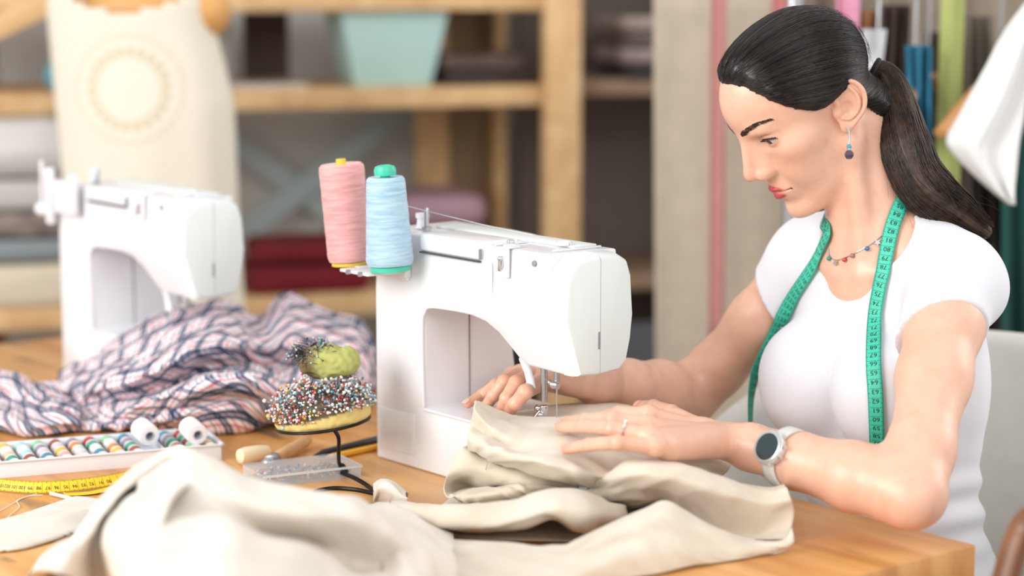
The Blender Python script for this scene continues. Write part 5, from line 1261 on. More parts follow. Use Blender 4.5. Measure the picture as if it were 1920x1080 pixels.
def plaid_mat():
    m = bpy.data.materials.new('plaid_cotton'); m.use_nodes = True; nt = m.node_tree; b = nt.nodes['Principled BSDF']; L = nt.links.new
    uv = N(nt, 'ShaderNodeUVMap'); sp = N(nt, 'ShaderNodeSeparateXYZ'); L(uv.outputs[0], sp.inputs[0]); outs = []
    for k in (0, 1):
        a = N(nt, 'ShaderNodeMath', operation='MULTIPLY'); a.inputs[1].default_value = (1/.040 if k else 1/.052); L(sp.outputs[k], a.inputs[0])
        f = N(nt, 'ShaderNodeMath', operation='FRACT'); L(a.outputs[0], f.inputs[0])
        r = N(nt, 'ShaderNodeValToRGB'); r.color_ramp.interpolation = 'CONSTANT'; e = r.color_ramp.elements
        W_ = (.96, .94, .95, 1); Nv = (.12, .15, .23, 1); G_ = (.56, .57, .63, 1); Rd = (.74, .26, .30, 1)
        st = [(0, Nv), (.11, G_), (.16, Nv), (.27, W_), (.42, Rd), (.49, W_), (.70, Nv), (.75, W_), (.86, Rd), (.91, W_)]
        e[0].position = 0; e[0].color = st[0][1]; e[1].position = st[1][0]; e[1].color = st[1][1]
        for p_, c in st[2:]: x = e.new(p_); x.color = c
        L(f.outputs[0], r.inputs[0]); outs.append(r.outputs[0])
    m2 = N(nt, 'ShaderNodeMixRGB', blend_type='MULTIPLY'); m2.inputs[0].default_value = 1; L(outs[0], m2.inputs[1]); L(outs[1], m2.inputs[2])
    L(m2.outputs[0], b.inputs['Base Color']); b.inputs['Roughness'].default_value = .9; return m
PX1 = [[(130, 700, .004), (170, 690, .010), (205, 672, .03), (268, 628, .084), (328, 600, .088), (390, 585, .088), (436, 585, .088), (466, 605, .086), (500, 603, .085), (540, 575, .085), (585, 590, .075), (632, 606, .06), (674, 625, .045), (700, 660, .02), (712, 690, .005)],
       [(112, 694, .022), (160, 676, .038), (198, 656, .057), (264, 616, .094), (324, 580, .112), (390, 561, .119), (436, 565, .117), (466, 592, .100), (500, 592, .098), (535, 557, .119), (580, 571, .109), (630, 590, .095), (672, 605, .085), (694, 640, .065), (706, 670, .04)],
       [(105, 712, .022), (155, 700, .042), (205, 690, .066), (268, 660, .092), (330, 625, .106), (392, 608, .112), (440, 610, .110), (470, 625, .099), (502, 622, .098), (540, 596, .113), (585, 608, .105), (632, 622, .090), (674, 640, .078), (694, 668, .055), (704, 695, .03)],
       [(95, 730, .016), (150, 725, .036), (212, 722, .060), (275, 700, .082), (335, 672, .098), (395, 650, .102), (445, 646, .100), (475, 652, .086), (508, 652, .084), (548, 638, .094), (590, 643, .090), (632, 653, .080), (670, 666, .066), (690, 688, .045), (700, 713, .02)],
       [(90, 742, .008), (150, 748, .018), (215, 752, .030), (285, 735, .046), (345, 712, .062), (400, 690, .072), (450, 680, .068), (485, 688, .052), (520, 698, .048), (560, 686, .060), (600, 688, .056), (635, 698, .046), (668, 705, .036), (686, 722, .022), (695, 740, .008)],
       [(85, 750, .014), (150, 765, .010), (222, 772, .034), (285, 750, .056), (350, 728, .072), (405, 714, .078), (455, 710, .074), (495, 718, .066), (530, 734, .058), (570, 732, .052), (610, 732, .048), (640, 733, .038), (665, 738, .026), (682, 748, .014), (690, 755, .005)],
       [(85, 768, .016), (150, 788, .008), (225, 792, .016), (290, 776, .032), (352, 760, .044), (408, 750, .048), (458, 746, .048), (500, 752, .044), (535, 765, .034), (575, 762, .03), (612, 758, .026), (640, 755, .018), (664, 755, .01), (680, 760, .005), (688, 765, .003)],
       [(85, 788, .014), (150, 797, .007), (222, 798, .008), (290, 788, .024), (350, 778, .036), (410, 770, .042), (462, 766, .038), (505, 772, .030), (540, 780, .018), (578, 775, .012), (612, 768, .010), (640, 762, .008), (662, 761, .005), (679, 765, .003), (689, 768, .003)],
       [(85, 810, .003), (150, 808, .003), (222, 804, .003), (290, 805, .003), (350, 810, .003), (405, 814, .003), (455, 810, .003), (505, 796, .003), (545, 792, .003), (580, 787, .003), (615, 777, .003), (642, 770, .003), (662, 767, .003), (680, 770, .003), (690, 774, .003)]]
PX2 = [[(-60, 705, .004), (0, 712, .004), (35, 716, .004), (65, 730, .004), (110, 738, .004), (150, 742, .004)],
       [(-60, 690, .034), (0, 697, .038), (32, 702, .038), (62, 718, .034), (112, 722, .026), (150, 730, .022)],
       [(-60, 715, .034), (0, 722, .038), (35, 728, .038), (66, 742, .032), (112, 745, .018), (150, 750, .014)],
       [(-60, 745, .020), (0, 752, .018), (38, 756, .022), (70, 764, .026), (112, 765, .028), (150, 772, .020)],
       [(-60, 780, .014), (0, 785, .018), (40, 790, .020), (72, 792, .020), (112, 790, .022), (150, 792, .016)],
       [(-60, 808, .003), (0, 806, .003), (45, 818, .003), (75, 817, .003), (112, 812, .003), (155, 806, .003)]]
sheets('plaid_shirt', [(PX1, {'rid': (.0045, 16), 'wr': (.002, 50), 'ncol': 150, 'nu': 14}), (PX2, {'rid': (.0035, 18), 'wr': (.002, 50)})], plaid_mat(), 'crumpled plaid cotton shirt in white, navy and red heaped under the left sewing machine', 'shirt', T(380, 760, 0))
cloth('fabric_scrap', [(-40, 990, 0), (40, 968, 0), (110, 945, 0), (150, 935, 0), (215, 950, 0), (205, 985, 0), (150, 1000, 0), (90, 1020, 0), (30, 1035, 0), (-40, 1035, 0)], [[(-20, 1000, .006, .03), (60, 985, .008, .03), (150, 965, .008, .03)]], LIN2, 'flat pale linen scrap with frayed edges at the lower left of the table', 'fabric', step=.005, wr=(.0015, 20), wr2=(.0004, 60), seed=22, edge=.008)
sheets('fabric_scrap', [[[(704, 925, .002), (720, 918, .003), (745, 922, .003), (765, 935, .003)], [(700, 905, .022), (715, 897, .030), (738, 902, .028), (762, 922, .022)], [(698, 920, .022), (715, 912, .030), (738, 918, .028), (762, 934, .022)], [(702, 940, .006), (716, 940, .010), (738, 944, .010), (762, 950, .008)], [(710, 948, .002), (722, 950, .002), (740, 953, .002), (765, 955, .002)]]], LIN2, 'small folded linen corner lying between the wire stand and the machine base', 'fabric', T(730, 925, 0))
# linen seam label tag / hem strip near the watch
# ================================================================== small things on the table
def WT(px, py, h=0): return T(px, py, h)
# ---- tray of thread spools
f0 = WT(5, 897); f1 = WT(417, 863); ux = (f1-f0); ln = np.linalg.norm(ux); ux /= ln; uy = np.cross(ZD, ux)
f0 = f0-ux*.04; ln += .04; DP = .104; HT = .020
tr_ = empty('thread_tray', M=frame(f0, ux, uy)); tag(tr_, 'white plastic tray filled with rows of small coloured thread spools', 'tray')
TRM = mat('white_tray_plastic', 'e4e6ec', .4); 
b = MB(); t_ = .002
b.box((ln/2, DP/2, .0015), (ln-.004, DP-.004, .003))
for c, d_ in (((ln/2, t_/2, HT/2), (ln, t_, HT)), ((ln/2, DP-t_/2, HT/2), (ln, t_, HT)), ((t_/2, DP/2, HT/2), (t_, DP, HT)), ((ln-t_/2, DP/2, HT/2), (t_, DP, HT))): b.box(c, d_)
b.build('tray_body', TRM, tr_, bevel=.0006)
b = MB()
for c, d_ in (((ln/2, -.001, HT), (ln+.006, .004, .002)), ((ln/2, DP+.001, HT), (ln+.006, .004, .002)), ((-.001, DP/2, HT), (.004, DP+.006, .002)), ((ln+.001, DP/2, HT), (.004, DP+.006, .002))): b.box(c, d_)
b.build('rim', TRM, tr_, bevel=.0006)
def sxl(px): # tray-local x of a pixel on the front rim
    return float((T(px, 845-(px-4)*.077, HT)-f0) @ ux)
b = MB(); b.box((sxl(292), DP/2, HT/2), (.0016, DP-.005, HT-.004)); b.build('divider', TRM, tr_)
NAMES = {'white': 'eeeef0', 'red': 'b8383c', 'orange': 'd08a3c', 'yellow': 'e6b84a', 'teal': '3fa08c', 'blue': '4a84a4', 'pale blue': 'a8d4e4', 'green': '8cc8a0', 'pink': 'e4a8a0', 'mauve': '9a8a9c', 'black': '2a2a30', 'brown': '9a5048', 'grey': 'a4a0ac', 'peach': 'eec4a0', 'lilac': 'd8c4d0'}
COLS = [['pink', 'black', 'peach', 'brown'], ['teal', 'peach', 'white', 'yellow'], ['brown', 'pale blue', 'white', 'pale blue'], ['blue', 'lilac', 'mauve', 'green'], ['pink', 'yellow', 'lilac', 'brown'], ['lilac', 'grey', 'orange', 'mauve'], ['blue', 'white', 'teal', 'red'], ['yellow', 'orange', 'white', 'green'], ['brown', 'teal', 'mauve', 'blue'], ['green', 'brown', 'teal', 'red'], ['peach', 'teal', 'blue', 'brown']]
ORD = ['first', 'second', 'third', 'fourth', 'fifth', 'sixth', 'seventh', 'eighth', 'ninth', 'tenth', 'eleventh']
_sm = {}
def spool(c, M, lb, L_=.0225, R=.0086):
    if c not in _sm:
        b = MB(); b.lathe([(.0022, 0), (R, 0), (R, .0012), (R*.80, .0014), (R*.80, L_-.0014), (R, L_-.0012), (R, L_), (.0022, L_)], n=20, caps=False); core = b.mesh('spool_core')
        b = MB(); b.lathe([(R*.78, .0014), (R*.93, .0022), (R*.95, L_*.3), (R*.93, L_*.6), (R*.95, L_-.003), (R*.78, L_-.0014)], n=20); th_ = b.mesh('spool_thread')
        for me, m in ((core, mat('spool_white', 'e8e6e2', .4)), (th_, mat('thread_'+c.replace(' ', '_'), NAMES[c], .7, bump=.4, bscale=500))):
            me.materials.append(m); me.polygons.foreach_set('use_smooth', [True]*len(me.polygons)); me.set_sharp_from_angle(angle=.6)
        _sm[c] = (core, th_)
    r = empty('thread_spool', M=M); tag(r, lb, 'thread spool', 'small thread spools in the white tray')
    for me, n in zip(_sm[c], ('spool_core', 'thread')): o = bpy.data.objects.new(n, me); COL.objects.link(o); o.parent = r
    return r
TM_ = frame(f0, ux, uy); xs = [sxl(20+32.5*k)-.004 for k in range(-1, 8)]
for ci, x in enumerate(xs):
    for k in range(4):
        M = TM_ @ Matrix.Translation((x+.0+.0035*k*0, .0035+k*.0242, .0140)) @ Matrix.Rotation(-math.pi/2, 4, 'X')
        spool(COLS[ci][k], M, '%s small thread spool, %s from the front in the %s column of the tray' % (COLS[ci][k], ORD[k], ORD[ci]))
for j, x in enumerate((sxl(318), sxl(348), sxl(376))):
    for k in range(4 if j < 2 else 3):
        ci = 8+j; M = TM_ @ Matrix.Translation((x, .0035+k*.0242, .0140)) @ Matrix.Rotation(-math.pi/2, 4, 'X')
        spool(COLS[ci][k], M, '%s small thread spool, %s from the front in the %s column right of the divider' % (COLS[ci][k], ORD[k], ORD[j]))
wsp = mat('white_spool_thread', 'f0f1f5', .5, bump=.3, bscale=400); wco = mat('spool_hole', 'b9bcc8', .5)
for px, py, yw, lb in ((279, 816, 0, 'white thread spool lying left of the other one on the thread tray'), (369, 814, 0, 'white thread spool lying at the right end of the thread tray')):
    e = T(px, py, .034); axd = (T(px+16, py+12, .032)-e); axd[2] = 0; axd /= np.linalg.norm(axd); axd = axd*.97+np.array([0, 0, -.12]); axd /= np.linalg.norm(axd)
    r = empty('large_thread_spool', e-axd*.030); tag(r, lb, 'thread spool', 'two white spools on the thread tray')
    R_ = .0135
    b = MB(); b.lathe([(.0052, 0), (R_*.9, 0), (R_, .0015), (R_*1.0, .030), (R_*.93, .0325), (R_*.60, .033), (.0052, .033)], axis=axd, n=36, caps=False); b.build('thread', wsp, r, 35)
    b = MB(); b.lathe([(.0064, .0332), (.0050, .0338), (.0046, .030), (.0046, .002), (.0064, 0)], axis=axd, n=28, caps=False); b.build('tube', wco, r)
# ---- yellow tape
pth = [(-30, 905, .008), (0, 909, .008), (60, 914, .008), (120, 912, .008), (180, 905, .008), (225, 897, .008), (262, 886, .008)]
yp = crom([T(*p) for p in pth], 5); nn_ = np.tile(np.array([-.1, -.85, .45]), (len(yp), 1))
yt = empty('tape_measure', yp[0]); tag(yt, 'yellow tape measure standing on edge in front of the thread tray', 'tape measure')
YM = mat('yellow_tape', 'f6cc28', .45); bd_, fy, Ly = ribbon('band', yp-yp[0], nn_, .0145, YM, yt); fy = Fn(fy, .0145)
# u position of pixel x
us = np.linspace(0, Ly, 300); pxs = project(np.array([fy(u, 0, 0) for u in us])+yp[0])[:, 0]
def uy_(px): return float(np.interp(px, pxs, us))
items = [(uy_(x), t) for x, t in ((203, '90'), (188, '91'), (171, '92'), (156, '93'), (140, '94'), (123, '95'), (106, '96'), (90, '97'), (73, '98'), (57, '99'), (42, '100'), (28, '101'), (15, '102'), (3, '103'))]
# numerals run along the tape, upside down towards the viewer
b = MB(); 
for u, tx in items:
    vs, fs = text_mesh(tx, .0062); b.add([fy(u-x_*.95, -(y_)/.0145*-1+.05, .0009) for x_, y_, _ in vs], fs)
me = b.mesh('numerals'); link('numerals', me, mat('tape_black', '2a2410', .6), yt, None)
ticks('tick_marks', fy, .001, Ly-.004, .0145, mat('tape_black', '2a2410', .6), yt, step=(uy_(203)-uy_(28))/110, h=.0008)
flat = crom([T(*p) for p in [(120, 927, .002), (170, 924, .002), (210, 915, .0025), (250, 903, .003)]], 5); fo = empty('tape_end', flat[0]); tag(fo, 'flat yellow tape end running under the blurred linen heap', 'tape measure')
ribbon('band', flat-flat[0], np.tile([0, 0, 1.], (len(flat), 1)), .014, YM, fo)
# ---- loose threads
for i, (pp_, lb) in enumerate(((((-20, 968), (10, 952), (40, 935), (60, 928), (85, 924), (110, 926)), 'loose white thread curling above the linen scrap'), (((0, 985), (20, 965), (36, 950), (32, 938), (55, 930), (80, 928)), 'looped white thread end beside the first loose thread'), (((60, 912), (130, 925), (200, 918), (240, 905)), 'thin white thread lying just below the yellow tape'))):
    q = crom([T(a_, c_, .0012) for a_, c_ in pp_], 6); b = MB(); b.tube([Vector(v-q[0]) for v in q], .0005, 5); o = b.build('loose_thread', mat('white_thread', 'efe9e2', .8)); o.location = q[0]; tag(o, lb, 'thread')
q = crom([T(a_, c_, .003) for a_, c_ in ((95, 925), (115, 930), (140, 936))], 6); b = MB(); b.tube([Vector(v-q[0]) for v in q], .0022, 8); o = b.build('cord', mat('white_cord', 'efe9e2', .9, bump=.8, bscale=700)); o.location = q[0]; tag(o, 'short thick white cord end beside the linen scrap', 'cord')
# ---- wooden handled tool
e0 = T(512, 862, .010); e1 = T(580, 824, .010); ax = e1-e0; Lh = np.linalg.norm(ax); ax /= Lh
tl = empty('tracing_tool', e0); tag(tl, 'tool with a turned light wooden handle and metal collar lying behind the pin box', 'tool')
b = MB(); b.lathe([(.0055, 0), (.0072, .004), (.0078, Lh*.5), (.0074, Lh*.85), (.0060, Lh*.96), (.003, Lh)], axis=ax, n=20); b.build('handle', wood_mat('light_turned_wood', 'c8905c', 'd8a674', 'e2b888', (20, 20, 20), .45), tl)
b = MB(); b.lathe([(.0080, -.010), (.0085, -.006), (.0078, 0), (.0086, .004), (.0075, .006)], axis=ax, n=20); b.sphere(-ax*.014, .0088, 12, 8, sc=(1, 1, .7)); b.build('collar', STL, tl)
q0 = T(446, 856, .012); q1 = T(505, 847, .011); a2 = q1-q0; L2_ = np.linalg.norm(a2); a2 /= L2_
tl2 = empty('wooden_grip', q0); tag(tl2, 'short cream coloured wooden grip lying left of the metal collar', 'tool')
b = MB(); b.lathe([(.004, 0), (.0088, .003), (.0105, .012), (.0102, L2_*.7), (.0085, L2_-.003), (.005, L2_)], axis=a2, n=20); b.build('grip', mat('cream_wood', 'ecd9b4', .45), tl2)
# ---- pen and pencil
def rod(name, a, c, r, m, label, cat, tip=None):
    p0, p1 = T(*a), T(*c); d_ = p1-p0; L_ = np.linalg.norm(d_); d_ /= L_; o = empty(name, p0); tag(o, label, cat)
    b = MB(); b.lathe([(r*.9, 0), (r, .002), (r, L_)], axis=d_, n=6 if name == 'pencil' else 16); b.build('barrel', m, o, 20)
    b = MB(); b.lathe([(.0006, -.016), (r*.35, -.010), (r*.9, 0)], axis=d_, n=12); b.build('tip', tip or m, o)
rod('marker_pen', (604, 850, .006), (712, 823, .006), .0050, mat('black_pen', '1c1c1e', .35), 'thick black pen lying behind the pincushion stand', 'pen')
rod('pencil', (622, 856, .0045), (716, 836, .0045), .0040, mat('yellow_pencil', 'e8a820', .4), 'yellow pencil lying in front of the black pen', 'pencil', mat('cream_wood', 'ecd9b4', .45))
# ---- clear pin box
bc = T(566, 893); bx = T(655, 908)-T(505, 926); bx /= np.linalg.norm(bx); by = np.cross(ZD, bx)
pbx = empty('pin_box', M=frame(bc, bx, by)); tag(pbx, 'flat clear plastic box of loose glass headed pins, open beside the pincushion stand', 'box')
CLR = mat('clear_plastic', 'e6eaf0', .2, alpha=.26)
BW_, BD_, BH_ = .122, .070, .013; b = MB(); t_ = .0012
b.box((0, 0, t_/2), (BW_, BD_, t_))
for c, d_ in (((0, -BD_/2, BH_/2), (BW_, t_, BH_)), ((0, BD_/2, BH_/2), (BW_, t_, BH_)), ((-BW_/2, 0, BH_/2), (t_, BD_, BH_)), ((BW_/2, 0, BH_/2), (t_, BD_, BH_))): b.box(c, d_)
b.build('box_body', CLR, pbx, 20)
b = MB(); b.box((0, 0, BH_+.0012), (BW_+.003, BD_+.003, .0012)); b.build('lid', CLR, pbx, 20)
b = MB(); b.box((0, -BD_/2-.001, BH_), (BW_+.004, .0016, .0028)); b.box((BW_/2+.001, 0, BH_), (.0016, BD_+.003, .0028)); b.build('lid_rim', mat('frosted_plastic', 'e6eaee', .3, alpha=.7), pbx, 20)
PC = ['f0f0f0', 'b83440', 'e08a40', '3c9c9c', '5aa0c8', '303038', 'e6c040', 'd86878', 'a8c8d8', 'f0f0f0', 'e8e4dc', 'b84848']
rp = np.random.RandomState(5)
def stuff_pins(name, n, gen, label, loc, cat='pins', hr=.0014):
    b = MB(); b2 = [MB() for _ in PC]
    ms = [STL]+[mat('pin_head_'+c, c, .25, coat=.5) for c in PC]
    for i in range(n):
        p, d_ = gen(); L_ = .016+.01*rp.rand(); k = int(rp.choice([0, 0, 0, 9, 10, 10, 8, 8, 1, 2, 3, 4, 5, 5, 6, 7, 7, 11])); b.tube([p-d_*L_, p], .00028, 4, mi=0, caps=False); b.sphere(p, hr*(.8+.4*rp.rand()), 6, 4, mi=k+1)
    me = b.mesh(name); o = link(name, me, ms, None, 180); o.location = loc; tag(o, label, cat, None, 'stuff'); return o
def gen_box():
    p = bc+bx*(rp.rand()-.5)*(BW_-.016)+by*(rp.rand()-.5)*(BD_-.012)+ZD*(.003+.006*rp.rand()); a_ = rp.rand()*6.28; d_ = bx*math.cos(a_)*.5+by*math.sin(a_)*.25
    d_ = d_/np.linalg.norm(d_); e = p-d_*.022-bc; 
    if abs(e @ bx) > BW_/2-.003 or abs(e @ by) > BD_/2-.003: d_ = -d_
    e = p-d_*.022-bc
    if abs(e @ bx) > BW_/2-.003 or abs(e @ by) > BD_/2-.003: d_ = bx*np.sign((p-bc) @ bx)
    return p-bc, d_
stuff_pins('loose_pins', 170, gen_box, 'loose coloured glass headed pins lying inside the clear box', bc, hr=.0019)
# ---- pincushion on its wire stand
S0 = T(640, 897); Zs = float((S0-CAM) @ FW)
def PS(px, py, dz=0): return P(px, py, Zs+dz)
BKW = mat('black_wire', '151517', .4, .5)
pc = empty('pincushion', S0); tag(pc, 'round pincushion crowded with pins under a green velvet lump, on black wire stand', 'pincushion')
cc = PS(606, 792)      # centre of the ring
Rr = .0555; tx = .06   # ring slightly tilted up to the right
b = MB(); b.tube([Vector(cc-S0+np.array([math.cos(a)*Rr, math.sin(a)*Rr, math.cos(a)*Rr*.12])) for a in np.linspace(0, 2*math.pi, 41)], .0020, 8, caps=False)
b.tube([Vector(v-S0) for v in crom([cc+np.array([.018, -.0535, .002]), PS(635, 822, -.05), PS(635, 850, -.03), PS(636, 868, -.01), PS(643, 882), PS(640, 890)], 6)], .0024, 8); b.build('wire_ring', BKW, pc)
b = MB(); b.sphere(PS(642, 884)-S0, .0062, 12, 8, sc=(1.2, 1, .8)); b.sphere(PS(641, 876)-S0, .0050, 12, 8)
g = [PS(640, 886), T(668, 898, .006), T(695, 915, .002), T(716, 938, .002), T(700, 955, .002), T(640, 940, .002), T(590, 925, .002), T(620, 916, .002), T(665, 918, .002), T(705, 926, .002)]
b.tube([Vector(v-S0) for v in crom(g, 6)], .0027, 8); b.build('wire_base', BKW, pc)
def cush(p):
    q = p-(cc-S0); q = q.copy(); q[:, 2] -= q[:, 0]*.12
    d = s_ell(q, (0, 0, .006), (.0570, .0545, .0165)); d = smin(d, s_ell(q, (0, 0, .018), (.0545, .052, .024)), .008); return d+.0012*vnoise(q[:, 0]*160, q[:, 1]*160, q[:, 2]*160)
V, Q = poly(cush, cc-S0-.07, cc-S0+.075, .0022, proj=1)
colr = np.tile(np.array(lin('d9c27a')), (len(V), 1)); up_ = (V-(cc-S0))[:, 2]-(V-(cc-S0))[:, 0]*.25 > .014; colr[up_] = lin('6b5f4c')
CM = bpy.data.materials.new('cushion_fabric'); CM.use_nodes = True; at_ = N(CM.node_tree, 'ShaderNodeAttribute', attribute_name='tone'); CM.node_tree.links.new(at_.outputs['Color'], CM.node_tree.nodes['Principled BSDF'].inputs['Base Color']); CM.node_tree.nodes['Principled BSDF'].inputs['Roughness'].default_value = .9
mesh_vq('cushion', V, Q, CM, pc, 180, colr)
gc = PS(612, 678)-S0
def lump(p):
    q = p-gc; d = s_ell(q, (.003, 0, 0), (.036, .028, .0195)); d = smin(d, s_ell(q, (.021, -.006, .0), (.018, .018, .014)), .006); d = smin(d, s_ell(q, (-.004, 0, .008), (.026, .02, .013)), .006)
    return d-.0030*vnoise(q[:, 0]*70, q[:, 1]*70, q[:, 2]*70, 3)-.0015*vnoise(q[:, 0]*190, q[:, 1]*190, q[:, 2]*190, 4)
V, Q = poly(lump, gc-.05, gc+.05, .0017, proj=1); cl_ = np.tile(np.array(lin('b0b268')), (len(V), 1)); dk_ = np.clip((-(V-gc)[:, 0]-.006)/.012, 0, 1)[:, None]*.8; cl_ = cl_*(1-dk_)+np.array(lin('6a4c3c'))*dk_
mesh_vq('velvet_lump', V, Q, CM, pc, 180, cl_)
# pins in the cushion: individuals
_pm = {}
def pin(p, d_, ci, hr, L_, lb, grp):
    key = (ci, round(hr*1e4))
    if key not in _pm:
        b = MB(); b.tube([(0, 0, -.020), (0, 0, 0)], .00030, 5, mi=0); b.sphere((0, 0, .0008), hr, 10, 7, mi=1); me = b.mesh('pin')
        for m in (STL, mat('pin_head_'+PC[ci], PC[ci], .25, coat=.5)): me.materials.append(m)
        me.polygons.foreach_set('use_smooth', [True]*len(me.polygons)); _pm[key] = me
    o = bpy.data.objects.new('pin', _pm[key]); COL.objects.link(o); z = Vector(d_).normalized(); o.matrix_world = Matrix.Translation(Vector(p)) @ z.to_track_quat('Z', 'Y').to_matrix().to_4x4(); tag(o, lb, 'pin', grp)
CN = {'f0f0f0': 'white', 'b83440': 'red', 'e08a40': 'orange', '3c9c9c': 'teal', '5aa0c8': 'blue', '303038': 'black', 'e6c040': 'yellow', 'd86878': 'pink', 'a8c8d8': 'pale blue', 'e8e4dc': 'cream', 'b84848': 'dull red'}
def gen_c(lo=.30):
    while True:
        th_ = rp.rand()*2*math.pi; el = math.asin(-.12+rp.rand()*1.07)
        if el < .12 and math.cos(th_) > -.1: continue
        if el > 1.25: continue
        # more of them on the camera side
        if math.sin(th_) > .3 and rp.rand() < .6: continue
        dr = np.array([math.cos(th_)*math.cos(el), math.sin(th_)*math.cos(el), math.sin(el)]); base_ = cc+np.array([dr[0]*.055, dr[1]*.051, dr[2]*.036+.014+dr[0]*.006])
        d_ = np.array([dr[0], dr[1], dr[2]*.9+.25])+rp.normal(size=3)*.22; d_ /= np.linalg.norm(d_); return base_+d_*(.003+.010*rp.rand()), d_
for i in range(300):
    p, d_ = gen_c(); ci = int(rp.choice(len(PC), p=np.array([.24, .06, .06, .05, .06, .07, .05, .07, .11, .09, .10, .04]))); hr = [.0013, .0016, .0020][rp.randint(3)]
    pin(p, d_, ci, hr, .02, '%s glass headed pin among the many stuck in the pincushion' % CN[PC[ci]], '%s pins stuck in the pincushion' % CN[PC[ci]])
stuff_pins('packed_pins', 1000, lambda: (lambda a: (a[0]-cc-a[1]*.004, a[1]))(gen_c()), 'dense remaining pins packed between the others on the pincushion', cc, hr=.0014)
def gen_n():
    a_ = rp.rand()*6.28; e = rp.rand()*1.3; dr = np.array([-.35+math.cos(a_)*.7, math.sin(a_)*.6-.2, math.sin(e)]); dr /= np.linalg.norm(dr); return np.array([-.012, -.002, .002])+dr*(.020+.010*rp.rand())*np.array([1.1, .9, .8]), dr*.5+rp.normal(size=3)*.5
b = MB()
for i in range(160):
    p, d_ = gen_n(); d_ /= np.linalg.norm(d_); b.tube([p-d_*.009, p+d_*.006], .00035, 4, mi=0)
    if i % 3 == 0: b.sphere(p+d_*.006, .0013, 6, 4, mi=1+(i//3) % 2)
me = b.mesh('steel_needles'); o = link('steel_needles', me, [mat('dark_steel', '55585c', .3, .9), mat('pin_head_303038', '303038'), mat('pin_head_a8c8d8', 'a8c8d8')], None, 180); o.location = gc+S0; tag(o, 'tangle of dark steel needles stuck in the left side of the green velvet lump', 'needles', None, 'stuff')
pin(PS(601, 641), (.0, -.2, 1), 3, .0025, .02, 'teal headed pin standing alone on top of the green velvet lump', None); pin(PS(497, 752), (-1, -.1, .35), 0, .0025, .02, 'white headed pin sticking out furthest to the left of the pincushion', None); pin(PS(505, 780), (-1, -.3, 0), 6, .0032, .02, 'yellow headed pin low on the left edge of the pincushion', None)
pin(T(0, 0, 0)*0+T(916, 862, .068), (.2, -.6, .8), 0, .0018, .02, 'white headed pin holding a fold of the sewn linen', None)
# ================================================================== armchair
def FC(f, l, z): q = MS+BF*f+BL*l; q = q.copy(); q[2] = z; return q
ch = empty('armchair', FC(-.08, 0, 0)); o0 = np.array(ch.location); tag(ch, 'pale grey upholstered tub armchair the woman sits on', 'chair')
UP_ = mat('pale_upholstery', 'd6d4ce', .9, var=.04, vscale=30, bump=.3, bscale=500)
zt_ = P(1870, 655, 2.75)[2]; 
nu_, nv_ = 60, 14; G = np.zeros((nu_, nv_, 3)); 
for i in range(nu_):
    a = math.radians(-118+236*i/(nu_-1)); ca, sa = math.cos(a), math.sin(a); top = zt_-.16*max(0, (abs(math.degrees(a))-45)/73)**1.2
    for j in range(nv_):
        t = j/(nv_-1); z = .40+(top-.40)*t; rx = .245+.035*t; ry = .275+.02*t; G[i, j] = FC(-.10-ca*rx, sa*ry, z)-o0
sh = grid_mesh('shell_back', G, UP_, ch); sh.modifiers.new('t', 'SOLIDIFY').thickness = .05; bv = sh.modifiers.new('b', 'BEVEL'); bv.width = .02; bv.segments = 4; sh.modifiers.new('s', 'SUBSURF').levels = 1
def seat(p): return smax(s_ell(p+o0, FC(-.02, 0, .40), (.29, .29, .12)), np.maximum((p+o0)[:, 2]-.47, .36-(p+o0)[:, 2]), .02)
c_ = FC(-.02, 0, .40)-o0; V, Q = poly(lambda p: seat(p), c_-np.array([.34, .34, .14]), c_+np.array([.34, .34, .14]), .012, proj=1); mesh_vq('seat', V, Q, UP_, ch)
DW = wood_mat('walnut_wood', '5e3a26', '74492f', '875a3a', (12, 12, 2), .4)
for f, l in ((.16, .2), (.16, -.2), (-.26, .18), (-.26, -.18)):
    b = MB(); p0 = FC(f, l, .39)-o0; p1 = FC(f*1.15, l*1.12, 0)-o0; b.tube([p0, p1], [.019, .012], 12); b.build('leg', DW, ch)
# neighbouring wooden chair, bottom right corner
b = MB(); wc = empty('wooden_chair', T(1905, 1060, -.3)); w0 = np.array(wc.location); tag(wc, 'curved dark walnut chair back cut off by the lower right corner', 'chair')
Zw = 2.05
q = crom([P(1868, 1150, Zw), P(1888, 1075, Zw), P(1908, 1010, Zw), P(1930, 975, Zw), P(1975, 955, Zw+.03), P(2040, 960, Zw+.08)], 6)-w0
b.tube([Vector(v) for v in q], .018, 12, flat=.7); b.build('back_frame', DW, wc)
b = MB(); e = q[0]; b.tube([Vector(e), Vector((e[0]-.03, e[1], -w0[2]))], [.018, .014], 12); b.build('leg', DW, wc)
b = MB(); e = q[-1]; b.tube([Vector(e), Vector((e[0]+.03, e[1], -w0[2]))], [.018, .014], 12); b.build('leg', DW, wc)
b = MB(); b.box((q[0]+q[-1])/2+np.array([0, .10, -.12]), (.30, .3, .03)); b.build('seat', DW, wc, bevel=.01)
